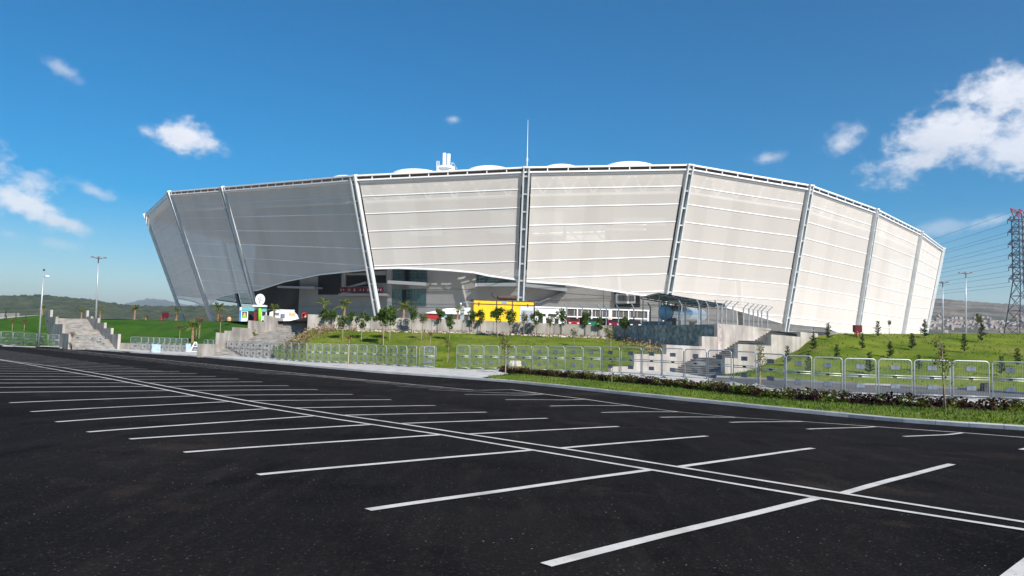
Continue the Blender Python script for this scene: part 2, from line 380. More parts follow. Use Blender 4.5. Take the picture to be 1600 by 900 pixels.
for i in range(-1, 40):
    v = i * 2.5
    a = flat(lot(*SN[i])) if 0 <= i < len(SN) else onlot(-5.39, v)
    b = flat(lot(*SI[i])) if 0 <= i < len(SI) else nearest_on(l1, onlot(-GAP / 2, v))
    d = flat(lot(*SF[i])) if 0 <= i < len(SF) else onlot(5.39, v)
    c = flat(lot(*SJ[i])) if 0 <= i < len(SJ) else nearest_on(l2, onlot(GAP / 2, v))
    strip(mk, [a, b + (a - b).normalized() * .062], .135); strip(mk, [c + (d - c).normalized() * .062, d], .135)
TN = {1: (1412, 682.5), 2: (1262, 671), 3: (1141, 660.5), 4: (1032, 652.5), 5: (940, 645), 6: (860, 635), 7: (790, 625), 8: (726, 616.5), 9: (670, 609), 10: (619, 603.5), 11: (572, 598), 12: (531, 593), 13: (496, 589.5), 14: (461, 586), 15: (429.5, 583)}
TF = {1: (1504, 676.5), 2: (1368, 667), 3: (1254, 659), 4: (1150, 652.5), 5: (1060, 644), 6: (985, 634), 7: (915, 624), 8: (850, 616)}
RL = [(1600, 684)] + [TF[i] for i in range(1, 9)] + [(798, 609)]
rl = [flat(lot(*p)) for p in RL]; rl.insert(0, rl[0] + (rl[0] - rl[1]).normalized() * 9)
rl += [onlot(UT + 5, (i - 1) * 2.5 + VO) for i in range(10, 44)]
strip(mk, rl, .12)
for i in range(-2, 44):
    v = (i - 1) * 2.5 + VO
    a = flat(lot(*TN[i])) if i in TN else onlot(UT, v)
    b = flat(lot(*TF[i])) if i in TF else nearest_on(rl, onlot(UT + 5, v))
    strip(mk, [a, b + (a - b).normalized() * .058], .13)
struct(mk.build('road_marking', 'paint'))
# ------------------------------------------------------------------ kerb, pavement, planting strip, service road
KERB = [(-110, 535.5), (0, 541), (60, 543), (113, 545), (160, 548), (200, 551), (300, 556.5), (400, 566), (480, 573), (580, 582), (690, 589.5), (800, 598), (900, 608.5), (1000, 619.5), (1100, 629.5), (1200, 640), (1300, 650), (1400, 659.5), (1500, 666.5), (1600, 672.5), (1750, 683), (2200, 716)]
FENCE = [(-110, 535), (0, 539), (60, 541), (130, 543.5), (203, 546), (293, 550), (317, 551.5), (400, 559), (480, 566), (585, 570), (650, 574), (680, 575.5), (712, 577), (800, 579), (938, 583.5), (1034, 590), (1105, 595.6), (1183, 603), (1227, 611), (1318, 618.5), (1371, 620), (1427, 621.5), (1549, 625), (1610, 628), (1700, 633), (2200, 657)]
BUMP = [(560, 0), (712, .10), (938, .26), (1034, .27), (1110, .22), (1183, .15), (1318, .0)]
def fencept(px): return lot(px, tab(FENCE, px)[0], .155 + lerp_tab(BUMP, px))
kp = []
px = -110
while px <= 2200: kp.append(lot(px, tab(KERB, px)[0])); px += 15
for _ in range(2):
    kp = [kp[0]] + [(kp[i - 1] + kp[i] * 2 + kp[i + 1]) / 4 for i in range(1, len(kp) - 1)] + [kp[-1]]
def arc(pts, step):
    out = []; acc = 0.; nxt = 0.
    for a, b in zip(pts, pts[1:]):
        L = (b - a).length
        while nxt <= acc + L: out.append(a + (b - a) * ((nxt - acc) / L)); nxt += step
        acc += L
    return out
def side(pts, off):
    out = []
    for i, p in enumerate(pts):
        t = pts[min(i + 1, len(pts) - 1)] - pts[max(i - 1, 0)]; n = V((-t.y, t.x, 0)).normalized(); out.append(p + n * off)
    return out
ka = arc(kp, 1.0)
kb = MB(); kin = side(ka, .30)
for i in range(len(ka) - 1):
    a, b = ka[i], ka[i + 1]; d = (b - a) * .008; a = a + d; b = b - d; c, e = kin[i + 1] - d, kin[i] + d
    z = V((0, 0, 1)); h0 = -.12; j = random.uniform(-.006, .006); h1 = .155 + j; n = (e - a).normalized() * .025
    bt = n * 2.4; P = [a + z * h0, b + z * h0, b + bt + z * (h1 - .03), a + bt + z * (h1 - .03), a + bt + n + z * h1, b + bt + n + z * h1, c + z * h1, e + z * h1, c + z * h0, e + z * h0]
    kb.add(P, ((0, 1, 2, 3), (3, 2, 5, 4), (4, 5, 6, 7), (7, 6, 8, 9), (0, 3, 4, 7, 9), (1, 8, 6, 5, 2)))
    if pix((a + b) / 2)[0] > 1340: kb.m[-6] = 1
struct(kb.build('kerb', ['kerb', mat('dark kerb stone', (.10, .125, .155), .8, (.16, .185, .215), 1.5, 8, bump=.3, bscale=20)]))
kt = side(kp, .29)
HEDGE = [(785, 582), (850, 588), (960, 597.5), (1075, 608), (1200, 624), (1300, 631), (1450, 640), (1600, 646), (1740, 653), (2200, 682)]
pv = MB(); rows = []
for k in range(-2, 45):
    px = k * 50 if k >= 0 else k * 50
    kq = lot(px, tab(KERB, px)[0]); fq = fencept(px); kq = kq + (fq - kq).normalized() * .29
    kq.z = zlot(kq.x, kq.y) + .145
    if px >= 800: hp = lot(px, tab(HEDGE, px)[0], .2); kq = hp + (fq - hp).normalized() * .8; kq.z = zlot(kq.x, kq.y) + .19
    b = fq + V((0, 2.2 if not 900 < px < 1160 else 15, .0)); b.z = fq.z
    rows.append([kq, (kq + fq) / 2, fq, b])
pv.grid(list(zip(*rows))); struct(pv.build('pavement', 'paving'))
ps = MB(); rows = []
px = 763
while px <= 2190:
    kq = lot(px, tab(KERB, px)[0]); hp = lot(px, tab(HEDGE, px)[0] if px >= 785 else tab(HEDGE, 785)[0] + (785 - px) * .12, .2)
    d = (hp - kq); d.z = 0; w = d.length; d.normalize(); a = kq + d * .302; c = kq + d * (w + .9); k = min(1, max(0, (px - 763) / 60)); c = a + (c - a) * (.15 + .85 * k)
    m = (a + c) / 2
    a.z = zlot(a.x, a.y) + .152; m.z = zlot(m.x, m.y) + .26; c.z = zlot(c.x, c.y) + .24
    e = c + d * .05; e.z = zlot(e.x, e.y) + .12
    rows.append([a, m, c, e]); px += 20
ps.grid(list(zip(*rows))); struct(ps.build('planting_strip', 'grass_a', smooth=True)); PS = rows
TOE_R = [(1040, 588), (1128, 589.5), (1217, 594), (1340, 601), (1400, 603), (1500, 608.5), (1600, 616), (1760, 628), (2200, 655)]
sr = MB(); rows = []; ke2 = []
for px in range(1120, 2201, 20):
    f = fencept(px); a = f + V((0, 1.5, .015)); t = atZ(px, tab(TOE_R, px)[0], -.52)
    rows.append([a, a + (t - a) * .5 + V((0, 0, .04)), t]); ke2.append(t)
sr.grid(list(zip(*rows))); struct(sr.build('service_road', mat('old asphalt', (.055, .055, .06), .9, (.10, .098, .095), .5, 9)))
k2 = MB()
for a, b in zip(ke2, ke2[1:]): k2.beam(a + V((0, .12, .03)), b + V((0, .12, .03)), .2, .16)
struct(k2.build('kerb', 'kerb'))
# ------------------------------------------------------------------ banks
def bankrow(toe, crest, n=9, seed=0, amp=.10):
    rows = []
    for i in range(n + 1):
        t = i / n; row = []
        for a, c in zip(toe, crest):
            p = a + (c - a) * t; s = t * t * (3 - 2 * t); p.z = a.z + (c.z - a.z) * (.75 * t + .25 * s)
            if 0 < i < n: p.z += amp * mnoise.noise(V((p.x * .25, p.y * .25, seed)))
            row.append(p)
        rows.append(row)
    return rows
BANK = {}
def bank(key, pxs, toe, crest, m):
    rows = bankrow(toe, crest, 10, hash(key) % 7); BANK[key] = (pxs, rows)
    b = MB(); b.grid(rows); return struct(b.build('grass_bank', m, smooth=True))
def onbank(key, px, py):
    pxs, rows = BANK[key]; j = min(range(len(pxs)), key=lambda i: abs(pxs[i] - px)); best = None
    j2 = max(0, min(len(pxs) - 2, j if pxs[j] <= px else j - 1)); k = max(0, min(1, (px - pxs[j2]) / (pxs[j2 + 1] - pxs[j2])))
    colp = [r[j2] + (r[j2 + 1] - r[j2]) * k for r in rows]; ysn = [pix(p)[1] for p in colp]
    for a, b, ya, yb in zip(colp, colp[1:], ysn, ysn[1:]):
        if (ya - py) * (yb - py) <= 0: best = a + (b - a) * ((py - ya) / (yb - ya + 1e-9))
    if best is None: best = colp[0] if py > ysn[0] else colp[-1]
    return atY(px, pix(best)[1], best.y) if best is not None else None
def rng(a, b, s):
    out = []; x = a
    while x < b: out.append(x); x += s
    return out + [b]
# left
CR_L = [(-110, 500, 112), (0, 498, 116), (40, 495, 119), (78, 491, 122)]
p1 = rng(-110, 78, 10); bank('left', p1, [fencept(p) + V((0, 1.8, 0)) for p in p1], [atY(p, *tab(CR_L, p)) for p in p1], 'grass_b')
CR_M = [(150, 498, 122), (165, 499.5, 122), (250, 500.5, 121), (345, 502, 119), (395, 503, 112)]
p2 = rng(150, 395, 10)
def lowtop(p): q = fencept(min(p, 330)) + V((0, 3.0, 0)); d = ray(p, 540); q.x = d.x / d.y * q.y; q.z = zlot(q.x, q.y) + .95; return q
bank('mid', p2, [lowtop(p) for p in p2], [atY(p, *tab(CR_M, p)) for p in p2], 'grass_b')
CR_C = [(425, 545, 84), (455, 530, 87), (481, 515, 88), (585, 517, 88), (740, 520.5, 87), (860, 524.5, 86), (960, 529, 84), (1000, 535, 78.4), (1033, 541, 74.8), (1060, 545, 72.2), (1099, 549, 68.7)]
FLK = [(940, 57.9, -.45), (951, 58.2, -.4), (992, 60.2, -.1), (1043, 62.9, .5), (1099, 66.4, 1.3)]
def toe_c(p):
    if p < 945: return fencept(p) + V((0, 1.2, 0)) if p < 900 else fencept(p).lerp(V((ray(p, 550).x / ray(p, 550).y * 57.6, 57.6, -.42)), (p - 900) / 45 * .9) + V((0, 1.2 * (945 - p) / 45, 0))
    Y, z = tab(FLK, p); d = ray(p, 550); return V((d.x / d.y * Y, Y, z))
p3 = rng(425, 1099, 10); bank('centre', p3, [toe_c(p) for p in p3], [atY(p, *tab(CR_C, p)) for p in p3], 'grass_a')
CR_R = [(1128, 588.5, 55.5), (1170, 580, 58), (1217, 559, 62), (1246, 547, 64.5), (1263, 531, 66), (1272, 525, 67), (1312, 521.6, 68.5), (1400, 521.6, 71), (1600, 520.8, 73), (1760, 520, 74), (2200, 519, 78)]
p4 = rng(1128, 2200, 12); bank('right', p4, [atZ(p, tab(TOE_R, p)[0], -.52) + V((0, .22, .12)) for p in p4], [atY(p, *tab(CR_R, p)) for p in p4], 'grass_a')
# plaza level behind the crests
WALL = [(481, 491, 88.5), (575, 495, 88.5), (740, 500, 87.5), (837, 504.5, 86.5), (960, 509, 84.3), (1122, 506.7, 67.4)]
edge = [atY(p, *tab(CR_L, p)) for p in (-110, 0, 78)] + [V((ray(p, 500).x / ray(p, 500).y * 120, 120, 3.38)) for p in (82, 146)] + [atY(p, *tab(CR_M, p)) for p in (150, 250, 345)] + [atY(420, 502, 103), atY(470, 501, 100)]
edge += [atY(*w) + V((0, .3, -.28)) for w in WALL] + [atY(1204, 514, 73.5) + V((0, 0, -.15))] + [atY(p, *tab(CR_R, p)) for p in (1272, 1312, 1400, 1500, 1600, 1760, 2200)]
pl = MB(); far = [V((p.x * 2.6, 230, 3.3)) for p in edge]; mid = [V((p.x * 1.25, max(p.y + 14, 105), min(p.z - .02, 3.55))) for p in edge]
pl.grid([edge, mid, far]); struct(pl.build('plaza', 'soil'))
g = MB(); g.add([(-40000, -3000, -4), (40000, -3000, -4), (40000, 30000, -4), (-40000, 30000, -4)], ((0, 1, 2, 3),)); struct(g.build('ground', 'earth'))
# ------------------------------------------------------------------ stadium
TOPS = [(228, 335), (265, 300), (348, 293), (553, 275), (823, 262), (1078, 258), (1265, 290), (1368, 327), (1438, 362), (1473, 388)]
BASES = [(288, 500), (333, 502), (406, 500), (591.5, 492), (812.6, 500), (1037, 505), (1226, 512), (1337.7, 520), (1410, 520), (1446, 520)]
NORM = [-56, -41, -43, -10, 5, 24, 40, 48, 54]            # outward direction of each bay, degrees right of "towards the car park"
topY = [0] * 10; topY[4] = 124.0
def walk(i, j, th):                                     # depth of vertex j from vertex i along a bay facing th
    d0 = ray(*TOPS[i]); d1 = ray(*TOPS[j]); x0 = d0.x / d0.y * topY[i]; c, s = math.cos(rad(th)), math.sin(rad(th)); k = d1.x / d1.y
    # (x0 + c t) = k (Y0 + s t)
    t = (k * topY[i] - x0) / (c - k * s); topY[j] = topY[i] + s * t
for i in range(4, 9): walk(i, i + 1, NORM[i])
for i in range(4, 0, -1): walk(i, i - 1, NORM[i - 1])
TP = [atY(x, y, Y) for (x, y), Y in zip(TOPS, topY)]
cth = [NORM[0] - 8] + [(a + b) / 2 for a, b in zip(NORM, NORM[1:])] + [NORM[-1] + 6]
BP = []
for i, (b, t) in enumerate(zip(BASES, TP)):
    th = rad(cth[i]); BP.append(atY(b[0], b[1], t.y + 7.5 * math.cos(th)))
print('rim z', [round(p.z, 1) for p in TP], 'Y', [round(y) for y in topY], 'base z', [round(p.z, 1) for p in BP])
# hidden bays close the ring behind
cen = (TP[0] + TP[9]) / 2 + V((0, 10, 0)); cen.z = 0
back = []
a0 = math.atan2(TP[9].y - cen.y, TP[9].x - cen.x); a1 = math.atan2(TP[0].y - cen.y, TP[0].x - cen.x)
if a1 < a0: a1 += 2 * math.pi
r0, r1 = (TP[9] - cen).xy.length, (TP[0] - cen).xy.length
for k in range(1, 8):
    t = k / 8; a = a0 + (a1 - a0) * t; r = r0 + (r1 - r0) * t
    back.append(V((cen.x + r * math.cos(a), cen.y + r * math.sin(a) * .95, TP[9].z + (TP[0].z - TP[9].z) * t)))
ALLT = TP + back; ALLB = BP + [V((p.x + (cen.x - p.x) * .09, p.y + (cen.y - p.y) * .09, 3.5)) for p in back]
NB = len(ALLT)
stad = thing('stadium', TP[4].lerp(BP[4], 1) * 1.0, 'large oval stadium wrapped in pale mesh membrane panels between leaning steel columns', 'stadium')
def colpt(i, dz):                                      # point on column axis dz metres below the rim
    t, b = ALLT[i], ALLB[i]; return t + (b - t) * (dz / (t.z - b.z))
EDGE = {0: [(241, 375), (247, 395), (254, 420), (262, 446), (268, 460), (280, 467), (300, 470), (320, 477.6)],
        1: [(326, 477.5), (342, 464), (369, 457), (393, 455.5)], 2: [(401, 454), (444, 440), (501, 428.5), (571, 421.5)],
        3: [(581, 420), (620, 419), (666, 420.5), (700, 422.5), (740, 426), (763, 431), (806, 437)],
        4: [(821, 440), (884, 444.5), (960, 455), (1000, 461), (1043, 467)],
        5: [(1052, 467), (1090, 470), (1123, 477), (1160, 487), (1222, 505)],
        6: [(1230, 505), (1262, 508.5), (1290, 511), (1313, 521), (1333, 523)]}
EDGE[0] = [(273, 466), (284, 467.5), (300, 470.5), (318, 477.5)]
def solve_st(i, j, px, py):
    s, dz = .5, 18.
    for _ in range(25):
        def P(s, dz): return pix(colpt(i, dz).lerp(colpt(j, dz), s))
        x, y = P(s, dz); e = 1e-3; xs_, ys_ = P(s + e, dz); xd, yd = P(s, dz + e)
        a, b, c, d = (xs_ - x) / e, (xd - x) / e, (ys_ - y) / e, (yd - y) / e; D = a * d - b * c
        ex, ey = px - x, py - y; s += (ex * d - b * ey) / D; dz += (a * ey - c * ex) / D
        s = max(-.2, min(1.2, s)); dz = max(2, min(34, dz))
    return s, dz
def ribbon(mb, run, n):                                # flat welded strip with a little thickness
    w_ = V((0, 0, .08)); f = n * .012; k = len(run); o = len(mb.v)
    for p in run: mb.v += [p - w_ + f, p + w_ + f, p + w_ - f * 2, p - w_ - f * 2]
    for i in range(k - 1):
        a = o + 4 * i
        for q in range(4): mb.f.append((a + q, a + (q + 1) % 4, a + 4 + (q + 1) % 4, a + 4 + q)); mb.m.append(0)
SEAMS = [3.5 + 3.05 * k for k in range(9)]
def outward(i, j):
    d = ALLT[j] - ALLT[i]; n = V((d.y, -d.x, 0)).normalized(); return n
for i in range(NB):
    j = (i + 1) % NB
    n = outward(i, j); W = (ALLT[j] - ALLT[i]).length
    if i in EDGE:
        et = sorted(solve_st(i, j, *p) for p in EDGE[i]); lowf = lambda s, et=et: lerp_tab([(et[0][0], et[0][1])] + et[1:], s)
    else: lowf = lambda s: 27.6 if i in (7, 8) else 23.5
    def surf(s, dz):
        p = colpt(i, dz).lerp(colpt(j, dz), s); k = 4 * s * (1 - s)
        return p - n * (.12 * k * math.sin(min(1, dz / 26) * math.pi))
    s0, s1 = .9 / W, 1 - .9 / W; NS, NT = 28, 26
    mb = MB(); mb.uv = []
    rows = []
    for a in range(NT + 1):
        row = []
        for b in range(NS + 1):
            s = s0 + (s1 - s0) * b / NS; dz = 1.1 + (lowf(s) - 1.1) * a / NT; row.append(surf(s, dz)); mb.uv.append((s * W, dz))
        rows.append(row)
    mb.grid(rows)
    pan = mb.build('membrane_panel', 'membrane', stad, smooth=True)
    if i in (0, 1, 2): pan['label'] = 'mesh membrane panel in shade'
    sm = MB()
    for dz in SEAMS:
        run = []
        for b in range(41):
            s = s0 + (s1 - s0) * b / 40
            if dz < lowf(s) - .15: run.append(surf(s, dz) + n * .05)
            elif len(run) > 1: ribbon(sm, run, n); run = []
            else: run = []
        if len(run) > 1: ribbon(sm, run, n)
    sm.build('seam_strip', 'white', pan)
    ed = MB(); ed.tube([surf(s0 + (s1 - s0) * b / 40, lowf(s0 + (s1 - s0) * b / 40)) + n * .03 for b in range(41)], .17, 6)
    ed.build('bottom_edge', 'white', pan)
    ed = MB(); ed.tube([surf(s0 + (s1 - s0) * b / 10, 1.1) + n * .03 for b in range(11)], .14, 5); ed.build('top_edge', 'white', pan)
    if i <= 8:                                          # roof truss seen through the mesh
        tr = MB(); nseg = 12
        q = lambda s, dz: colpt(i, dz).lerp(colpt(j, dz), s) - n * .9
        tr.tube([q(s0, 4.4), q(s1, 4.4)], .26, 6); tr.tube([q(s0, .6), q(s1, .6)], .18, 6)
        for k in range(nseg):
            sa, sb = s0 + (s1 - s0) * k / nseg, s0 + (s1 - s0) * (k + 1) / nseg
            tr.tube([q(sa, .6 if k % 2 == 0 else 4.4), q(sb, 4.4 if k % 2 == 0 else .6)], .16, 5)
        tr.build('truss', 'fabric', stad)
    rb = MB(); A, B = ALLT[i], ALLT[j]; d = (B - A).normalized(); up = V((0, 0, 1))
    rb.beam(A + n * .15, B + n * .15, .28, .28); rb.beam(A + n * .1 - up * .80, B + n * .1 - up * .80, .24, .24)
    k = 0.
    while k < W:
        p = A + d * k; rb.beam(p + n * .1 - up * .14, p + n * .1 - up * .70, .16, .16, up=d); k += W / max(1, round(W / 3.4))
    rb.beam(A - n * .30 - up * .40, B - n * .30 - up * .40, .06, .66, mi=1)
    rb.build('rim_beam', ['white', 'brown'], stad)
for i in range(NB):
    t, b = ALLT[i], ALLB[i]; nn = (outward(i - 1, i) + outward(i, (i + 1) % NB)).normalized(); d = (b - t).normalized(); tg = d.cross(nn).normalized(); on = tg.cross(d).normalized()
    if on.dot(nn) < 0: on = -on
    t2 = t - d * .15; b2 = b + d * 2.5; L = (b2 - t2).length
    cb = MB()
    for sgn in (-1, 1): cb.beam(t2 + tg * .46 * sgn + on * .25, b2 + tg * .46 * sgn + on * .25, .26, .8, up=on)
    cb.beam(t2 - on * .1, b2 - on * .1, .66, .06, up=on, mi=1)
    k = 1.6
    while k < L:
        p = t2 + d * k; cb.beam(p - tg * .33 + on * .24, p + tg * .33 + on * .24, .10, .58, up=on); cb.beam(p - tg * .33 + on * .50, p + tg * .33 + on * .50, .26, .06, up=on); k += 3.05
    c = cb.build('column', ['colsteel', 'steelgrey'], stad)
    if i <= 9:
        mb = MB(); mb.beam(t2 - tg * .62 + on * .25 + d * .05, t2 + tg * .62 + on * .25 + d * .05, .3, .9, up=on); mb.build('column_cap', 'white', c)
# roof ring and swelling fabric domes
rf = MB(); inner = [V((p.x + (cen.x - p.x) * .38, p.y + (cen.y + 40 - p.y) * .30, p.z + 2.2)) for p in ALLT]
outer = [p + (V((cen.x, cen.y + 40, 0)) - V((p.x, p.y, 0))).normalized() * .9 - V((0, 0, .25)) for p in ALLT]
rf.grid([outer + outer[:1], [a.lerp(b, .5) + V((0, 0, .1)) for a, b in zip(outer + outer[:1], inner + inner[:1])], inner + inner[:1]])
rf.build('roof', 'fabric', stad)
for x0, x1, yt in ((430, 456, 284), (520, 565, 270.5), (616, 690, 263), (733, 800, 257.5), (850, 905, 254), (946, 1022, 252)):
    xc = (x0 + x1) / 2; Y = 142 if xc > 600 else 150 + (600 - xc) * .05; c = atY(xc, yt + 4.6, Y); r = (x1 - x0) / 2 / FPX * Y * 1.12
    db = MB(); prof = [(r * math.cos(a), 1.05 * math.sin(a) - 1.05) for a in [k * math.pi / 2 / 8 for k in range(8)]] + [(.01, 0)]
    db.lathe(c, [(r, -3.2)] + prof, 24); db.build('roof_dome', 'fabric', stad, smooth=True)
ch = MB(); c = atY(697, 264, 140)
ch.box(c + V((0, 0, -.6)), (3.4, 2.4, 1.8)); ch.lathe(c + V((0, 0, .25)), [(1.9, -.3), (1.6, .15), (.4, .35)], 14)
chp = ch.build('chimney_base', 'white', stad)
for dx in (-.42, .42): MB().lathe(c + V((dx, 0, .2)), [(.36, 0), (.36, 2.9 if dx < 0 else 2.75), (.30, 2.9 if dx < 0 else 2.75), (.28, 2.2)], 12).build('flue', 'white', chp, smooth=False)
rl_ = MB()
for dx in (-1.75, -1.3): rl_.tube([c + V((dx, -.8, 0)), c + V((dx, -.8, 1.3))], .06, 5)
for k in range(4): rl_.tube([c + V((-1.75, -.8, .3 + k * .33)), c + V((-1.3, -.8, .3 + k * .33))], .05, 5)
for dz in (0, .5): rl_.tube([c + V((1.15, -.8, -.1 + dz)), c + V((1.15, -.8, 1.05)), c + V((1.5, -.8, 1.0)), c + V((2.2, -.8, -.2))][dz > 0:], .06, 5)
rl_.build('guard_rail', 'white', chp)
an = MB(); p = atY(823.5, 259, 127); q = atY(825, 187, 127); an.tube([p, p.lerp(q, .5), q], [.09, .06, .03], 6); an.tube([p.lerp(q, .13) - V((0, 0, .3)), p.lerp(q, .13) + V((0, 0, .3))], .16, 6); an.build('antenna', 'white', stad)
# inner building behind the membrane
INS = 10.0
DW = []
for i in range(NB):
    b = ALLB[i]; nn = (outward(i - 1, i) + outward(i, (i + 1) % NB)).normalized(); q = b - nn * INS; q.z = 0; DW.append(q)
DW[0] = DW[0] + V((9, 2, 0))
dwm = MB()
for i in range(NB):
    if i == 0: continue
    a, b = DW[i], DW[(i + 1) % NB]
    if i == NB - 1: pass
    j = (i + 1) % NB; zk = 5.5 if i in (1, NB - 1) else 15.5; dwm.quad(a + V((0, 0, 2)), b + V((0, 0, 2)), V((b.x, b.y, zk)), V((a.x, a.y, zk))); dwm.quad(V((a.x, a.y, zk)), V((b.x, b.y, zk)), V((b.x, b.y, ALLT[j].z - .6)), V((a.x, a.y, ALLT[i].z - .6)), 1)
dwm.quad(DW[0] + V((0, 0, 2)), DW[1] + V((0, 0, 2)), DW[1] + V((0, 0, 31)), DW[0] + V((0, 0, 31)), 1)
wallo = dwm.build('inner_wall', ['wall', mat('shadowy stand back', (.05, .05, .05), .9, (.10, .10, .095), .15, 5)], stad)  # gloom of the interior is put into the upper wall's dark colour
def dhit(i, px, py, off=0.):                           # pixel to the inner wall of bay i, off metres proud
    a, b = DW[i], DW[(i + 1) % NB]; d = (b - a).normalized(); n = V((d.y, -d.x, 0)); r = ray(px, py); o = V((0, 0, H))
    t = (a + n * off - o).dot(n) / r.dot(n); return o + r * t, n, d
def dpanel(mb, i, x0, y0, x1, y1, off, th=.12, mi=0, y0b=None, y1b=None):
    P = [dhit(i, x0, y0, off)[0], dhit(i, x1, y0 if y0b is None else y0b, off)[0], dhit(i, x1, y1 if y1b is None else y1b, off)[0], dhit(i, x0, y1, off)[0]]
    n = dhit(i, x0, y0)[1]; mb.prism(P, -n * th, mi)
def glazing(name, i, x0, y0, x1, y1, off, nx, ny, y0b=None, label=None):
    g = MB(); dpanel(g, i, x0, y0, x1, y1, off, .1, 0, y0b); o = g.build(name, 'glass', stad)
    m = MB(); d = dhit(i, x0, y0)[2]; n = dhit(i, x0, y0)[1]
    P = lambda fx, fy: dhit(i, x0 + (x1 - x0) * fx, (y0 + ((y0b if y0b is not None else y0) - y0) * fx) * (1 - fy) + y1 * fy, off + .03)[0]
    for k in range(nx + 1): m.beam(P(k / nx, 0), P(k / nx, 1), .09, .07, up=n)
    for k in range(ny + 1): m.beam(P(0, k / ny), P(1, k / ny), .09, .05, up=n)
    m.build('mullion', 'seam', o)
    return o
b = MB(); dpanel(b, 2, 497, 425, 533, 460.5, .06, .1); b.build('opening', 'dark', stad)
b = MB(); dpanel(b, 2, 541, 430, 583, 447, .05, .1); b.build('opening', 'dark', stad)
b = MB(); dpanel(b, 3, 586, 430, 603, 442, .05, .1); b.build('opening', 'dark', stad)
for i, x0, y0, x1, y1, o_ in ((2, 535, 420, 540, 448, .25), (2, 541, 427, 584, 430, .22), (3, 605, 420, 612, 486, .25)):
    b = MB(); dpanel(b, i, x0, y0, x1, y1, o_, .3); b.build('pilaster', 'wall', stad)
# banner balcony
bal = MB(); dpanel(bal, 2, 529, 458.5, 583, 462.5, 2.6, 2.7); dpanel(bal, 3, 584, 458.5, 604, 462, 2.4, 2.5); balo = bal.build('balcony', 'wall', stad)
bn = MB(); dpanel(bn, 2, 530.5, 448.5, 583, 456.8, 2.7, .08); dpanel(bn, 3, 583.5, 448.5, 599, 456, 2.5, .08); bno = bn.build('banner', 'maroon', balo)
em = MB()
for x, w in ((533, 3), (537, 2.2), (545.5, 6), (554, 3.6), (563, 3), (568, 2.4), (575, 4), (591, 3), (595, 2.6)):
    i = 2 if x < 583 else 3; nrm = dhit(i, x, 453)[1]; dv = dhit(i, x, 453)[2]; c = dhit(i, x, 453, 2.74 if i == 2 else 2.54)[0]; r = w / FPX * c.y / 2
    if w >= 3.6:
        pts = [c + (dv * math.cos(a) * r * 1.0 + V((0, 0, 1)) * math.sin(a) * .26) for a in [k * math.pi / 6 for k in range(13)]]; em.tube(pts, .045, 4); em.tube([c - dv * r * .5, c + dv * r * .5], .05, 4)
    else: em.prism([c + dv * r, c + V((0, 0, .24)), c - dv * r, c - V((0, 0, .2))], nrm * .03)
em.build('banner_emblem', 'plate_w', bno)
glazing('window', 3, 614, 420.8, 667, 441.5, .06, 9, 4); glazing('window', 3, 610.5, 452, 665.5, 478, .06, 9, 5)
for (x, y0, y1) in ((632, 421, 441), (628, 453, 478)): b = MB(); dpanel(b, 3, x, y0, x + 7, y1, .14, .05); b.build('dark_curtain', 'dark', stad)
def canopy(i0, x0, y0, i1, x1, y1, out, th=.5):
    a, n, d = dhit(i0, x0, y0, out); c = dhit(i1, x1, y1, out)[0]; m = MB()
    up = V((0, 0, 1)); P = [a, c, c - n * out, a - n * out]; m.prism([p + V((0, 0, 0)) for p in P], up * th); m.beam(a + n * .1 + up * th * .5, c + n * .1 + up * th * .5, .12, th * 1.25)
    m.build('canopy', 'louvre', stad)
canopy(3, 606, 442.5, 3, 665.5, 446, 2.6); canopy(2, 542, 451, 2, 572, 443, 1.2, .35); canopy(2, 434, 449.5, 2, 492, 451, 2.0, .4)
glazing('window', 3, 744.5, 428, 806, 443, .06, 12, 3, 431); glazing('window', 4, 822, 440, 883, 448.2, .06, 12, 2, 440)
canopy(3, 743, 447, 3, 806, 446.5, 2.4); canopy(4, 821, 447.5, 4, 886, 455, 2.4)
b = MB(); a_ = dhit(4, 838, 474, .25)[0]; c_ = dhit(4, 884, 456, .25)[0]; b.beam(a_, c_, .3, 1.5, up=dhit(4, 838, 474)[1]); b.build('painted_shadow_bar', 'steelgrey', stad)  # added grey bar standing for a sloping shadow on the wall
b = MB()
for pts in (((2, 420, 478), (2, 585, 480)), ((3, 612, 480), (3, 735, 480)), ((3, 668, 452), (3, 742, 452)), ((4, 825, 470), (4, 955, 470)), ((4, 880, 458), (4, 955, 463)), ((4, 943, 450), (4, 943, 482))):
    p, q = [dhit(i, x, y, .02)[0] for i, x, y in pts]; b.beam(p, q, .05, .09, up=dhit(pts[0][0], 600, 460)[1])
b.build('wall_joint', 'seam', stad)
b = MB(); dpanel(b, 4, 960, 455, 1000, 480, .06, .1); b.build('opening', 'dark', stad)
g = MB(); dpanel(g, 4, 963, 459, 993, 474, 1.6, 1.5); bx = g.build('ventilation_box', 'louvre', stad)
g = MB()
for k in range(12): dpanel(g, 4, 965 + k * 2.2, 461.5, 966.4 + k * 2.2, 470.5, 1.68, .07)
g.build('louvre_slat', 'bronze', bx)
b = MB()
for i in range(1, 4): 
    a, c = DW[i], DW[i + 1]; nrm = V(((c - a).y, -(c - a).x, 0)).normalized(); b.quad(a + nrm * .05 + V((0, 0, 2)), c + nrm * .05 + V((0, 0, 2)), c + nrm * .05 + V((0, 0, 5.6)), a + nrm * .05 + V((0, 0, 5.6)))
b.build('ground_floor_glazing', 'dark', stad)
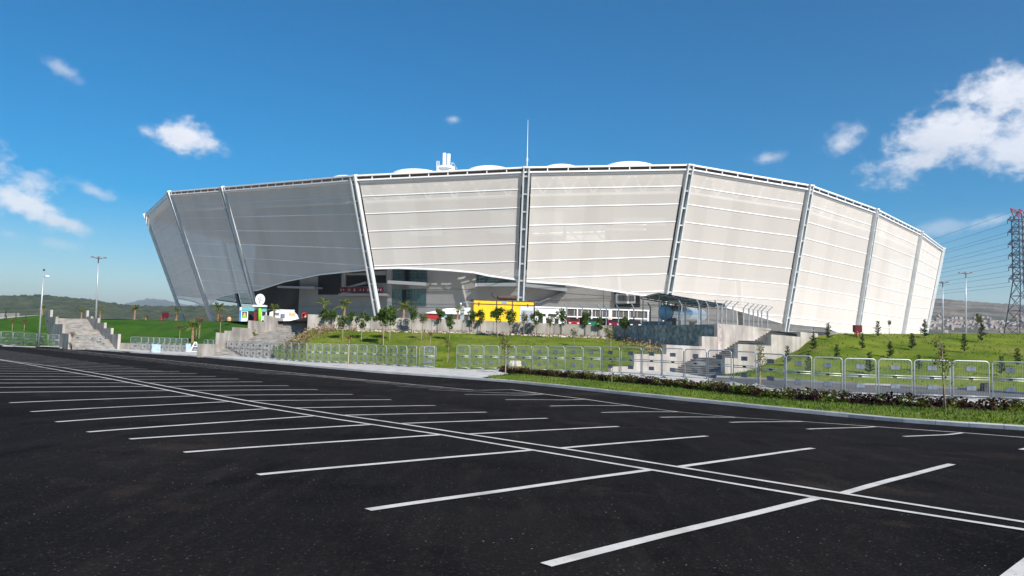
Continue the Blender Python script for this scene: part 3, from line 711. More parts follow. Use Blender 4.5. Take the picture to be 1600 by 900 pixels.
# white panels added to stand for sunlit patches glimpsed through the mesh
for i, x0, x1, y0, y1 in ((3, 766, 803, 330, 365), (4, 833, 880, 330, 368), (4, 885, 945, 352, 375), (3, 640, 690, 352, 368), (4, 960, 1040, 340, 352), (4, 832, 915, 322, 326), (4, 940, 1010, 356, 360)): b = MB(); dpanel(b, i, x0, y0, x1, y1, 6.5, .3); b.build('sunlit_patch_panel', 'white', stad)
# low base wall under the right-hand bays
b = MB()
for i in range(5, 10):
    a, c = ALLB[i].copy(), ALLB[i + 1 if i < 9 else 10].copy(); nrm = V(((c - a).y, -(c - a).x, 0)).normalized()
    a -= nrm * 1.2; c -= nrm * 1.2; z0, z1 = 1.5, (4.9 if i > 5 else 4.6); b.prism([V((a.x, a.y, z0)), V((c.x, c.y, z0)), V((c.x, c.y, z1)), V((a.x, a.y, z1))], -nrm * .3)
b.build('base_wall', 'wall', stad)
# ------------------------------------------------------------------ retaining walls and stairs
def wallrun(pts, thick, zb, mats):              # pts: list of tops (V); extruded down to zb and back
    m = MB(); back_ = []
    for i, p in enumerate(pts):
        t = pts[min(i + 1, len(pts) - 1)] - pts[max(i - 1, 0)]; n = V((-t.y, t.x, 0)).normalized(); back_.append(p + n * thick)
    lo_ = [V((p.x, p.y, zb)) for p in pts]
    m.grid([lo_, pts]); m.grid([pts, back_]); m.quad(lo_[0], pts[0], back_[0], V((back_[0].x, back_[0].y, zb))); m.quad(lo_[-1], V((back_[-1].x, back_[-1].y, zb)), back_[-1], pts[-1])
    return m
wp = [atY(*p) for p in WALL]
rt = thing('retaining_wall', V((wp[2].x, wp[2].y, 1)), 'long concrete retaining wall behind the young trees, dark unfinished end by the right staircase', 'wall')
wallrun(wp[:5], .4, 1.0, None).build('wall', 'concrete', rt)
dk = wallrun([wp[4] + V((.02, -.05, .004)), wp[5]], .4, .2, None).build('wall', 'concrete_rough', rt); dk['label'] = 'dark unfinished concrete stretch'
wj = MB()
for k in range(9):
    p = atY(*[a + (b - a) * (k + 1) / 10 for a, b in zip(WALL[0], WALL[4])]); q = min(((nearest_on([flat(x) for x in wp[:5]], flat(p)))), flat(p), key=lambda z: 0)
    wj.box(V((q.x, q.y - .004, p.z - 1.2)), (.05, .02, 2.3))
wj.build('expansion_joint', 'seam', rt)
def stairs(label, base, ax, hw, z0, flights, flank_l, flank_r, thick=.35, rise=.155):
    ax = V((ax[0], ax[1], 0)).normalized(); nr = V((ax.y, -ax.x, 0)); base = V((base[0], base[1], 0))
    t = thing('staircase', base + V((0, 0, z0)), label, 'stairs')
    m = MB(); s, z = 0., z0; up = V((0, 0, 1)); P = lambda s, o, z: base + ax * s + nr * o + up * z
    for kind, ln, dz in flights:
        n = max(1, round(dz / rise)) if kind == 'f' else 1
        for k in range(n):
            zz = z + dz * (k + 1) / n; sa, sb = s + ln * k / n, s + ln * (k + 1) / n
            A = [P(sa, -hw, z0 - 1), P(sa, hw, z0 - 1), P(sb + .02, hw, z0 - 1), P(sb + .02, -hw, z0 - 1)]
            if kind == 'f': m.prism([P(sa, -hw, zz), P(sa, hw, zz), P(sb + .02, hw, zz), P(sb + .02, -hw, zz)], V((0, 0, z0 - 1 - zz))); m.prism([P(sa - .03, -hw + .01, zz + .002), P(sa - .03, hw - .01, zz + .002), P(sa + .10, hw - .01, zz + .002), P(sa + .10, -hw + .01, zz + .002)], V((0, 0, -.05)), 1)
            else: m.prism([P(sa, -hw, zz), P(sa, hw, zz), P(sb + .02, hw, zz), P(sb + .02, -hw, zz)], V((0, 0, z0 - 1 - zz)))
        s += ln; z += dz
    m.build('steps', ['step', 'concrete'], t)
    for fl, sg in ((flank_l, -1), (flank_r, 1)):
        for s0, s1, za, zb in fl:
            o0, o1 = sg * (hw + .003), sg * (hw + thick); b = MB()
            b.prism([P(s0, o0, z0 - 1.2), P(s1, o0, z0 - 1.2), P(s1, o0, zb), P(s0, o0, za)], nr * (o1 - o0)); b.build('flank_wall', 'concrete', t)
    return t
# right-hand staircase
KS = 1.17
def ks(l): return [(a * KS, b * KS, H + (c - H) * KS, H + (d - H) * KS) for a, b, c, d in l]
stairs('concrete staircase with stepped flank walls on the right, below the tank enclosure', (12.7 * KS, 51 * KS), (.75, .66), 2.6 * KS, H + (-.6 - H) * KS,
       [('f', 4.2 * KS, 1.75), ('l', 2.2 * KS, 0), ('f', 4.0 * KS, 1.6), ('l', 2.2 * KS, 0), ('f', 2.6 * KS, 1.0), ('l', 4 * KS, 0)],
       ks([(-5.6, -3.2, .25, .25), (-3.2, .46, 1.1, 1.1), (.46, 4.9, 1.8, 1.72), (4.9, 7.0, 2.5, 2.5), (7.0, 10.6, 3.55, 3.52), (10.62, 15.2, 3.52, 3.36)]),
       ks([(-.6, .95, 1.05, 1.0), (.97, 5.3, 1.97, 1.9), (5.32, 9.6, 2.72, 2.62), (9.62, 12.4, 3.0, 2.95)]))
# middle staircase
stairs('wide weathered stone staircase climbing to the booths between grass banks', (-30.5, 84), (.1, .995), 3.9, -.85,
       [('f', 5, 1.35), ('l', 2.5, 0), ('f', 5.5, 1.6), ('l', 2.2, 0), ('f', 4.5, 1.55), ('l', 12, 0)],
       [(-2.5, 1.5, .55, .5), (1.5, 3.5, 1.85, 1.8), (3.5, 5.4, 2.1, 2.1), (5.4, 9.6, 2.55, 2.5), (9.6, 14.2, 3.5, 3.42), (14.2, 19.8, 4.35, 4.0)],
       [(5.0, 11.0, 1.5, 1.5), (11.0, 16.0, 2.6, 2.6), (16.0, 19.5, 3.4, 3.4)])
# left staircase
stairs('pale concrete staircase with stepped grey flank walls at far left', (-57.6, 101.5), (-.65, .76), 2.6, -.75,
       [('f', 4.5, 1.25), ('l', 2.5, 0), ('f', 5, 1.35), ('l', 2.5, 0), ('f', 5.5, 1.6), ('l', 14, 0)],
       [(1, 6, 1.2, 1.2), (6, 12, 2.5, 2.5), (12, 17, 3.6, 3.6), (17, 21, 4.7, 4.7)],
       [(-1.5, 3, 1.3, 1.2), (3, 7.5, 2.1, 2.05), (7.5, 12, 2.9, 2.85), (12, 17, 3.6, 3.55), (17, 20.5, 3.9, 3.9), (20.5, 21.6, 4.9, 4.9)])
# low wall under the middle-left bank
lw = MB(); pts = [lowtop(p) + V((0, -.05, .02)) for p in range(186, 346, 10)]
tag(wallrun(pts, .3, -1.6, None).build('low_wall', 'concrete', None), 'low concrete wall at the foot of the dark green bank', 'wall')
m = MB(); a, b = atY(-60, 490, 150), atY(28, 489, 138); m.prism([a, b, b - V((0, 0, 3)), a - V((0, 0, 3))], V((0, .5, 0))); tag(m.build('boundary_wall', 'concrete', None), 'pale boundary wall on top of the bank at the left edge', 'wall')
# ------------------------------------------------------------------ crowd barriers
BW, BH = 1.62, 1.9
def barrier():
    t = thing('barrier', V((0, 0, 0)), 'x', 'barrier', 'mesh barrier panels along the pavement')
    r, cr = .032, .16; f = MB(); w = BW / 2 - .05
    arc_ = lambda cx, cz, a0: [V((cx + cr * math.cos(a0 + k * math.pi / 8), 0, cz + cr * math.sin(a0 + k * math.pi / 8))) for k in range(5)]
    f.tube([V((w, 0, .0)), V((w, 0, BH - cr))] + arc_(w - cr, BH - cr, 0)[1:] + arc_(-w + cr, BH - cr, math.pi / 2) + [V((-w, 0, 0))], r, 6)
    for z, rr in ((.16, .022), (.98, .024), (1.09, .024)): f.tube([V((-w, 0, z)), V((w, 0, z))], rr, 6)
    f.build('frame', 'galv', t, smooth=True)
    g = MB()
    for k in range(1, 22):
        x = -w + 2 * w * k / 22; g.tube([V((x, .012, .16)), V((x, .012, BH - .03))], .0032, 3, cap=False)
    g.build('wire_infill', 'galv', t)
    for z in (.55, 1.5):
        p = MB(); p.box((0, -.02, z), (.42, .012, .24)); p.box((-.105, -.03, z), (.19, .012, .22)); p.box((.105, -.03, z), (.19, .012, .22)); p.build('plate', 'plate', t)
    c = MB(); c.box((0, -.01, 1.035), (.17, .07, .085)); c.build('clamp', 'black', t)
    for s in (-1, 1):
        q = MB(); q.tube([V((s * w, -.36, .02)), V((s * w, -.1, .10)), V((s * w, .1, .10)), V((s * w, .36, .02))], .03, 6); q.box((s * w, -.36, .02), (.10, .12, .035)); q.box((s * w, .36, .02), (.10, .12, .035)); q.build('foot', 'galv', t)
    return t
BST = Stock(barrier())
def place_barrier(a, b, hpx_scale, label):
    o = BST.get(); m_ = (a + b) / 2; d = b - a; o.location = m_ + V((0, 0, 0)); o.rotation_euler = (0, 0, math.atan2(d.y, d.x) + random.uniform(-.035, .035)); L_ = math.hypot(d.x, d.y)
    o.scale = (L_ / BW * .985, 1, hpx_scale); o['label'] = label; return o
RUNS = [('before the far left bank', 'left', [-37, -18, 0, 19, 37, 56, 74, 92, 110, 130], .93),
        ('before the left staircase', 'left', [137, 150, 162.5], .90),
        ('before the low wall', 'left', [203, 220, 231, 239.5, 248, 256.5, 265, 274, 283, 293], .93),
        ('before the middle staircase', 'left', [317.5, 324, 332.5, 341, 349, 357, 365, 374, 382.5, 391, 400, 411, 422.5, 432.5, 443], .90),
        ('below the dry brush slope', 'left', [443.5, 454.5, 466, 478.5, 490.5, 503, 516, 529.5, 543, 557.5, 572.5, 587.5, 602.5, 619, 635, 651], .96),
        ('right of the gap below the lawn', 'gap', [712, 733, 755, 779, 805, 831, 855, 882, 910, 938.5], 1.04),
        ('behind the hedge before the right staircase', 'left', [939, 969, 1002.5, 1034, 1069, 1105, 1144, 1183], 1.05),
        ('behind the hedge along the service road', 'left', [1184, 1227, 1270, 1318, 1371, 1427, 1487, 1549, 1612, 1680, 1752, 1828, 1908, 1992, 2080], 1.03)]
for where, frm, pxs, hs_ in RUNS:
    pts = [fencept(p) for p in pxs]
    for k, (a, b) in enumerate(zip(pts, pts[1:])):
        place_barrier(a, b, hs_, f'mesh barrier panel {where}, {ORD[k]} from the {frm}')
a, b = fencept(654), lot(679, 576.2, .155)
place_barrier(a, b, .98, 'galvanised barrier panel turned square at the left side of the gap')
a, b = fencept(659) + V((0, .9, 0)), lot(678, 575.2, .155) + V((.1, 1.1, 0)); place_barrier(a, b, .96, 'galvanised barrier panel standing close behind another at the gap')
# ------------------------------------------------------------------ plants
def leafquad(mb, p, size, mi=0, d=None, w=.5):
    d = d or V((random.gauss(0, 1), random.gauss(0, 1), random.gauss(0, .8))); d = d.normalized(); s = d.orthogonal().normalized(); s = (Matrix.Rotation(random.uniform(0, 6.3), 3, d) @ s)
    a = p - d * size * .5; b = p + d * size * .5; mb.add([a, p + s * size * w * .5, b, p - s * size * w * .5], ((0, 1, 2, 3),), mi)
def sapling(h, cr, ch, nleaf, lsize, leaf, lean=0., stake=True, bare=0.):
    """young tree: slender trunk, a few limbs, loose crown. h total height, cr crown radius, ch crown height"""
    t = thing('young_tree', V((0, 0, 0)), 'x', 'tree')
    tr = MB(); top = V((lean, random.uniform(-.1, .1), h * .93)); mid = top * .5 + V((random.uniform(-.06, .06), random.uniform(-.05, .05), 0))
    tr.tube([V((0, 0, -.2)), mid, top], [.045, .036, .012], 6); limbs = []
    for k in range(9):
        f = random.uniform(.25, .9); b = mid.lerp(top, max(0, (h - ch * (1 - f)) / h * 2 - 1)) if True else mid
        z = h - ch + ch * f * .8; b = V((lean * z / h, 0, z)); w_ = random.uniform(0, 6.28); r_ = cr * random.uniform(.5, .95)
        e = b + V((math.cos(w_) * r_, math.sin(w_) * r_, ch * random.uniform(.08, .28))); tr.tube([b, e], [.014, .005], 4); limbs.append((b, e))
    tr.build('trunk', 'bark', t, smooth=True)
    if stake:
        s = MB(); s.tube([V((.12, .05, -.2)), V((.10, .04, h * .6))], .028, 5); s.build('stake', 'stake', t)
    c = MB(); blobs = [(e, random.uniform(.35, .6) * cr) for b, e in limbs] + [(V((lean * .95, 0, h - ch * random.uniform(.1, .9))) + V((random.uniform(-.3, .3) * cr, random.uniform(-.3, .3) * cr, 0)), cr * random.uniform(.4, .7)) for _ in range(6)]
    for _ in range(int(nleaf * (1 - bare))):
        o, r_ = random.choice(blobs); q = V((random.gauss(0, 1), random.gauss(0, 1), random.gauss(0, 1))).normalized() * r_ * random.random() ** .4; q.z *= 1.05
        leafquad(c, o + q, lsize * random.uniform(.7, 1.3))
    c.build('crown', leaf, t)
    return t
def conifer(h):
    t = thing('conifer_sapling', V((0, 0, 0)), 'x', 'tree'); tr = MB(); tr.tube([V((0, 0, -.2)), V((random.uniform(-.05, .05), 0, h))], [.05, .012], 6); tr.build('trunk', 'bark', t)
    c = MB(); z = h * .12
    while z < h * .99:
        f = 1 - z / h; R_ = h * (.08 + .27 * f ** .8) * random.uniform(.7, 1.1)
        for k in range(random.randint(4, 6)):
            w_ = random.uniform(0, 6.28); R2 = R_ * random.uniform(.6, 1.1); d = V((math.cos(w_), math.sin(w_), random.uniform(.25, .6)))
            for j in range(max(3, int(R2 * 16))):
                p = V((0, 0, z)) + d * (R2 * (j + .5) / max(3, int(R2 * 16)))
                for q in range(5): leafquad(c, p, random.uniform(.13, .24), 0, d * .8 + V((random.gauss(0, .6), random.gauss(0, .6), random.gauss(.1, .5))), .3)
        z += h * random.uniform(.05, .085)
    c.build('crown', 'needle', t); return t
def palm(h, fr, n=11, droop=1.):
    t = thing('young_palm', V((0, 0, 0)), 'x', 'palm'); tr = MB(); k = 7
    tr.tube([V((random.uniform(-.02, .02), 0, -.2 + (h + .2) * i / k)) for i in range(k + 1)], [.16 + .03 * (i % 2) - .05 * i / k for i in range(k + 1)], 8); tr.build('trunk', 'palmbark', t)
    c = MB()
    for i in range(n):
        w_ = 6.28 * i / n + random.uniform(-.3, .3); el = random.uniform(.15, 1.35); L_ = fr * random.uniform(.75, 1.1); d = V((math.cos(w_) * math.cos(el), math.sin(w_) * math.cos(el), math.sin(el)))
        pts = [V((0, 0, h)) + d * (L_ * s_) + V((0, 0, -droop * L_ * .55 * s_ * s_ * math.cos(el))) for s_ in [j / 8 for j in range(9)]]
        c.tube(pts, [.022] * 8 + [.008], 3)
        for j in range(2, 9):
            tg = (pts[j] - pts[j - 1]).normalized(); sd = tg.cross(V((0, 0, 1)));
            if sd.length < .05: sd = V((1, 0, 0))
            sd.normalize(); ll = fr * .34 * (1.1 - abs(j / 8 - .55))
            for sg in (-1, 1):
                for hh in (0, .5): b = pts[j - 1].lerp(pts[j], .5 + hh); leafquad(c, b + (sd * sg + tg * .7 - V((0, 0, .25))).normalized() * ll * .5, ll, 0, sd * sg + tg * .7 - V((0, 0, .25)), .16)
    c.build('crown', 'palmleaf', t); return t
random.seed(11)
SA = [Stock(sapling(3.4, .74, 1.85, 900, .23, 'leaf_a')) for _ in range(4)]
SB = [Stock(sapling(3.0, .62, 1.5, 430, .18, 'leaf_b')) for _ in range(2)]
SD = [Stock(sapling(2.6, .45, 1.0, 230, .16, 'leaf_dry')) for _ in range(2)]
SK = [Stock(sapling(3.2, .50, 2.1, 330, .13, 'leaf_b', .18)) for _ in range(2)]
CN = [Stock(conifer(2.2)) for _ in range(3)]
PM = [Stock(palm(1.7, 1.35, 11)), Stock(palm(1.9, 1.1, 8, .6)), Stock(palm(.5, .9, 9))]
def plant(stock, P, hpx, h0, label, group, wide=1.0):
    wide *= random.uniform(.82, 1.08); o = stock.get(); s = max(.3, hpx / FPX * P.y / h0); o.location = P; o.rotation_euler = (0, 0, random.uniform(0, 6.28)); o.scale = (s * wide, s * wide, s); o['label'] = label; o['group'] = group; return o
E_ = lambda px: 530 + .0244 * (px - 800)
# saplings on the centre lawn and along the wall: (px, crown top y, base y, kind)
CENTRE = [(506.5, 481, 515.5, 'a'), (520, 483, 515, 'a'), (534, 493, 531, 'a'), (549, 484, 514, 'a'), (566, 488.5, 531.5, 'a'), (597, 481, 539, 'a'), (610, 479, 531.5, 'a'), (643, 479, 520.5, 'a'), (660, 488.5, 531.5, 'b'), (687, 480, 517.5, 'a'),
          (702, 492.5, 532, 'a'), (737, 482, 517, 'a'), (750, 482, 519, 'a'), (776, 480, 527, 'a'), (796.5, 484, 527, 'a'), (818, 487.5, 524.5, 'b'), (838, 485.5, 525, 'a'), (859, 489.5, 528.5, 'b'), (878, 483, 525, 'a'), (915.5, 487.5, 526.5, 'a'), (937, 488.5, 521, 'a'), (975, 493, 529, 'a'),
          (673, 518, 543, 'd'), (896, 513, 541, 'b'), (701, 526, 566.5, 'k'), (791, 516, 583, 'k'), (810, 531, 566, 'k'), (953, 509, 552, 'b'), (1046, 497, 545, 'x')]
for k, (px, yt, yb, kd) in enumerate(c for c in CENTRE if c[3] != 'x'):
    P = onbank('centre', px, yb)
    if kd == 'a': st, h0, nm = SA[k % 4], 3.4, 'round-crowned dark green young tree'
    elif kd == 'b': st, h0, nm = SB[k % 2], 3.0, 'sparse olive green young tree'
    elif kd == 'd': st, h0, nm = SD[k % 2], 2.6, 'withered brown sapling'
    else: st, h0, nm = SK[k % 2], 3.2, 'thin staked sapling'
    if px in (791, 810): P = lot(px, yb + 1.5, .16) + V((0, 1.2 if px == 810 else -.5, 0))
    plant(st, P, yb - yt, h0, f'{nm} on the centre lawn, {ORD[k]} tree counted from the left', 'young trees on the centre lawn')
for px, yt, yb, loc_, lb in ((1190, 530, 621, 0, 'leaning thin sapling with yellowish leaves before the right staircase'), (1478, 527, 641.5, 0, 'thin staked sapling in the hedge strip at the right'), (955, 556, 597, 0, 'slim bare stake sapling rising from the hedge at its left part')):
    P = lot(px, yb, .25) if px > 1000 else lot(px, yb, .25); plant(SK[1] if px == 1190 else SK[0], P, yb - yt, 3.2, lb, 'thin saplings in the hedge strip', .75)
# conifers on the right bank
CON = [(1294.5, 505, 531), (1271, 521, 549), (1230, 541, 571), (1263, 553, 583), (1308, 538.5, 562.5), (1347.5, 521, 547), (1359, 551, 585), (1372, 502, 527), (1391, 534, 560), (1445, 500, 528), (1358, 582, 583), (1425, 521, 547), (1507, 522, 551), (1534, 503, 535), (1473, 537, 561), (1436, 555, 580), (1564, 557, 587), (1590, 545, 573), (1545, 585, 586)]
CON = [c for c in CON if c[2] - c[1] > 5]
CON.sort()
for k, (px, yt, yb) in enumerate(CON):
    plant(CN[k % 3], onbank('right', px, yb), yb - yt, 2.2, f'small pine sapling on the right bank, {ORD[k]} pine counted from the left', 'pine saplings on the right bank')
for px, yt, yb, lb in ((1389.5, 500, 521.5, 'tiny broadleaf sapling standing on the crest of the right bank'), (1529, 489, 534, 'bare-stemmed sapling with a small round crown beside a pine')):
    plant(SB[0], onbank('right', px, yb), yb - yt, 3.0, lb, 'broadleaf saplings on the right bank', .7)
# palms
for px, yt, yb, st, Y, lb in ((66, 474, 494, 0, 121, 'young palm behind the street lamp'), (127, 480, 499, 1, 121, 'yellowish palm at the head of the left staircase'), (156, 478, 499.5, 1, 123, 'palm at the foot of the tall floodlight mast'), (210, 473.5, 499.5, 0, 122, 'young palm alone on the crest of the left bank'), (227.5, 491, 500.5, 2, 122, 'low palm shoot beside the red hydrant'),
                              (275, 476, 500.5, 0, 122, 'palm in front of the leftmost leaning column'), (341, 469, 500, 0, 118, 'palm on the crest below the shaded membrane'), (428, 472, 500, 0, 104, 'fan of palm leaves before the white booth'), (280, 452, 452, 0, 88, ''), (505, 464, 494, 1, 91, 'pale palm with an arching frond behind the wall'), (537.5, 462, 494, 0, 91, 'large palm tuft behind the wall left of the steel column'),
                              (630.5, 466, 496, 0, 92, 'palm before the lower teal window'), (713.5, 476, 500, 1, 90, 'leaning palm left of the yellow generator')):
    if not lb: continue
    P = atY(px, yb, Y); P.z = max(P.z, 3.2) if px < 480 else 3.6; top = atY(px, yt, Y).z; h0 = (2.9, 2.75, 1.15)[st]
    o = PM[st].get(); s = max(.35, (top - P.z) / h0); o.location = P; o.scale = (s, s, s); o.rotation_euler = (rad(8) if 'leaning' in lb else 0, 0, random.uniform(0, 6)); o['label'] = lb; o['group'] = 'young palms'
for px, yt, yb, key, lb in ((300.5, 497, 536, 'mid', 'short palm with red-brown trunk at the foot of the dark green bank'),):
    o = PM[0].get(); P = onbank('mid', px, 535); s = (yb - yt) / FPX * P.y / 2.9; o.location = P; o.scale = (s, s, s); o['label'] = lb; o['group'] = 'young palms'
o = PM[0].get(); P = lot(385.5, 553, .16) + V((0, .8, 0)); s = 42 / FPX * P.y / 2.9; o.location = P; o.scale = (s, s, s); o['label'] = 'palm standing in front of the middle staircase'; o['group'] = 'young palms'
for k, (px, yt, yb, key) in enumerate(((18, 498, 519, 'left'), (37, 499, 519, 'left'), (76, 499, 520, 'left'), (112, 505, 526, 'left'), (280, 508, 530, 'mid'), (307, 506, 529, 'mid'), (312.5, 495, 529, 'mid'), (343.5, 493, 520, 'mid'))):
    P = onbank(key, min(px, 78) if key == 'left' else px, yb)
    if px == 112: P = atY(112, 540, 99)
    plant(SD[k % 2], P, yb - yt, 2.6, f'withered brown sapling on the left banks, {ORD[k]} from the left', 'withered saplings on the left banks')
for k, (px, yt, yb) in enumerate(((8.5, 484, 501), (24.5, 487, 500), (39.5, 492, 508))):
    P = onbank('left', px, yb); o = CN[k].get(); s = (yb - yt) / FPX * P.y / 2.2; o.location = P; o.scale = (s * .45, s * .45, s); o['label'] = ('slim cypress before the pale boundary wall, leftmost', 'slim cypress at the right end of the pale boundary wall', 'short slim cypress lower on the far left bank')[k]; o['group'] = 'slim cypresses on the far left bank'
# post with withered top in the barrier row
P = lot(544, 573, .155); t = thing('withered_sapling', P, 'withered rust-brown sapling tied to a tall pale stake at the barriers', 'tree')
m = MB(); m.tube([P, P + V((0, 0, 2.35))], .04, 6); m.build('stake', 'stake', t); m = MB()
for _ in range(120): leafquad(m, P + V((random.gauss(0, .16), random.gauss(0, .16), 2.4 + random.gauss(0, .22))), .14)
m.build('crown', 'leaf_dry', t)
# hedge along the strip
random.seed(5); m = MB(); stems = MB(); px = 783.; core = MB()
hpts = arc([lot(p, tab(HEDGE, p)[0], .22) for p in range(783, 2190, 12)], .10)
for q in hpts:
    hgt = .50 + .18 * mnoise.noise(q * .9) + .12 * mnoise.noise(q * 3.1); w_ = .40
    for _ in range(34):
        a = random.uniform(0, math.pi * 2); r_ = math.sqrt(random.random())
        p = V((q.x + math.cos(a) * w_ * r_, q.y + .42 + math.sin(a) * w_ * r_, 0)); z0 = zlot(p.x, p.y) + .2; p.z = z0 + .04 + hgt * random.random() ** .7 * (1 - .35 * r_ * r_); leafquad(m, p, random.uniform(.08, .18), 0, None, .65)
    if random.random() < .5: stems.tube([V((q.x, q.y + .4, zlot(q.x, q.y) + .15)), V((q.x + random.gauss(0, .12), q.y + .4 + random.gauss(0, .12), zlot(q.x, q.y) + .25 + hgt))], .012, 4)
cr = [V((q.x, q.y + .42, zlot(q.x, q.y) + .22)) for q in hpts[::3]]; core.tube(cr, [.26 + .07 * mnoise.noise(q * 1.7) for q in cr], 7)
for v_ in core.v: v_ += V((mnoise.noise(v_ * 6), mnoise.noise(v_ * 6 + V((9, 0, 0))), mnoise.noise(v_ * 6 + V((0, 9, 0))))) * .07
hd = thing('hedge', hpts[len(hpts) // 2], 'low ragged hedge of dark purple and yellow-green plants along the kerb', 'hedge'); m.build('foliage', 'hedge', hd); core.build('inner_growth', 'hedge', hd); so = stems.build('stems', 'bark', hd); so['kind'] = 'stuff'
# grass blades on strip, banks' feet and crests
random.seed(9); m = MB()
def blade(p, h):
    a = random.uniform(0, 6.28); d = V((math.cos(a), math.sin(a), 0)) * h * .22; t_ = p + V((random.gauss(0, .35) * h, random.gauss(0, .35) * h, h)); m.add([p - d, p + d, t_], ((0, 1, 2),))
for i in range(len(PS) - 1):
    A, B = PS[i], PS[i + 1]; n = int(260 * min(1, (A[0] - A[2]).length / 1.5))
    for _ in range(n):
        s, t_ = random.random(), random.random(); lo3 = A[0].lerp(B[0], s); md = A[1].lerp(B[1], s); hi3 = A[2].lerp(B[2], s); p = lo3.lerp(md, t_ * 2) if t_ < .5 else md.lerp(hi3, t_ * 2 - 1); blade(p, random.uniform(.04, .13))
for key, n in (('right', 9000), ('centre', 8000)):
    pxs, rows = BANK[key]
    for _ in range(n):
        i, j = random.randrange(len(rows) - 1), random.randrange(len(pxs) - 1); s, t_ = random.random(), random.random(); p = rows[i][j].lerp(rows[i][j + 1], s).lerp(rows[i + 1][j].lerp(rows[i + 1][j + 1], s), t_)
        if mnoise.noise(p * .35) > -.15: blade(p, random.uniform(.06, .20))
o = m.build('grass', 'blade', None); o['kind'] = 'stuff'
# dry brush and rubble at the top of the centre bank
random.seed(3); m = MB()
def clump(P, r_, h, n):
    for _ in range(n):
        a = random.uniform(0, 6.28); q = P + V((math.cos(a), math.sin(a), 0)) * r_ * math.sqrt(random.random()); q.z += h * random.random() ** 1.4; leafquad(m, q, random.uniform(.12, .42), 0 if random.random() < .8 else 1, V((random.gauss(0, 1), random.gauss(0, 1), random.gauss(.4, .6))), .3)
for px, py in ((457, 541), (464, 536), (470, 530), (478, 526), (486, 522), (494, 519), (503, 517), (512, 516), (522, 515.5), (532, 515), (543, 515), (556, 515.5), (468, 538), (480, 531), (490, 527), (500, 523), (512, 520), (455, 545), (462, 543), (474, 534)): clump(onbank('centre', px, py), 1.3, .75, 90)
for px in range(565, 960, 7): clump(onbank('centre', px, lerp_tab([(a, b) for a, b, c in CR_C], px) + .6), .8, .32, 26)
for px, py in ((968, 532), (980, 534), (992, 537), (1004, 540), (1016, 543), (1028, 546), (1040, 549), (1052, 552), (985, 540), (1000, 546), (1014, 551), (1026, 556), (1038, 560)): clump(onbank('centre', px, py), 1.0, .6, 70)
tag(m.build('dry_undergrowth', ['brush', 'leaf_b'], None), kind='stuff')
m = MB()
for px in range(560, 955, 3):
    P = onbank('centre', px, lerp_tab([(a, b) for a, b, c in CR_C], px) + random.uniform(.3, 1.6)); r_ = random.uniform(.08, .24); m.lathe(P, [(.01, -.1), (r_, 0), (r_ * .7, r_ * .7), (.01, r_ * .9)], 6)
tag(m.build('rubble', 'rubble', None), kind='stuff')
for P, lb, sz in ((lot(702, 571.5, .16), 'flat stone slab lying in the gap between the barrier rows', (1.5, .7, .28)), (onbank('centre', 805, 572), 'pale concrete block lying on grass behind the barriers', (1.2, .6, .45)), (lot(813, 577.5, .16) + V((0, .6, 0)), 'pale stone block at the foot of the barriers', (1.1, .6, .5)), (lot(1540, 612, .2), 'small dark rock on the grass edge behind the barriers at right', (.7, .5, .5))):
    m = MB(); n = 9; m.lathe(P, [(.01, -.15)] + [(sz[0] / 2 * (1 - .12 * k), sz[2] * k / 2) for k in range(3)] + [(.01, sz[2])], n); 
    for v_ in m.v: v_.y = P.y + (v_.y - P.y) * sz[1] / sz[0]; v_ += V((random.gauss(0, .03), random.gauss(0, .03), random.gauss(0, .02)))
    tag(m.build('stone_block', 'black' if 'dark' in lb else 'rubble', None), lb, 'stone')
P = lot(762, 574.5, .16) + V((0, .2, 0)); m = MB(); m.beam(P + V((-.75, 0, .16)), P + V((.75, .1, .16)), .35, .3); m.tube([P + V((-.8, -.1, .33)), P + V((.8, .0, .33))], .1, 8); tag(m.build('black_trough', 'black', None), 'black plastic trough lying at the foot of the barriers', 'trough')
# ------------------------------------------------------------------ street furniture
def lampmast(px, yt, yb, Y, label, r, heads):
    b, tp = atY(px[1], yb, Y), atY(px[0], yt, Y); b.z = min(b.z, 3.4) if Y > 110 else b.z; t = thing('floodlight_mast', b, label, 'light mast', 'floodlight masts'); m = MB(); m.tube([b, b.lerp(tp, .5), tp], [r, r * .75, r * .5], 8); m.build('pole', 'galv', t, smooth=True)
    m = MB(); m.lathe(tp, [(.1, -.5), (r * 4.2, -.25), (r * 4.2, -.1), (.1, .25)], 12); m.build('head_ring', 'galv', t)
    for k in range(heads):
        a = 6.28 * k / heads; c = tp + V((math.cos(a), math.sin(a), 0)) * r * 6.5; m = MB(); m.box(c, (.62, .62, .26)); m.beam(tp - V((0, 0, .15)), c - V((0, 0, .1)), .07, .07); m.build('floodlight', 'steelgrey', t)
    return t
lampmast((154, 150), 402, 499, 205, 'tall floodlight mast behind the left staircase', .28, 6)
lampmast((1509, 1509), 426, 519, 225, 'taller floodlight mast right of the stadium, nearer the pylon', .28, 6)
lampmast((1473, 1473), 441, 519, 258, 'shorter floodlight mast close to the stadium edge at right', .28, 6)
b = lot(60, 542.3, .155); tp = atY(68.5, 424.5, b.y); t = thing('street_lamp', b, 'slim white street lamp at the kerb on the far left', 'street lamp'); m = MB(); m.tube([b, b.lerp(tp, .5), tp], [.13, .105, .075], 8); m.build('pole', 'galv', t, smooth=True)
m = MB(); m.lathe(tp, [(.01, .1), (.12, .12), (.12, .3), (.02, .36)], 8); m.build('cap', 'black', t)
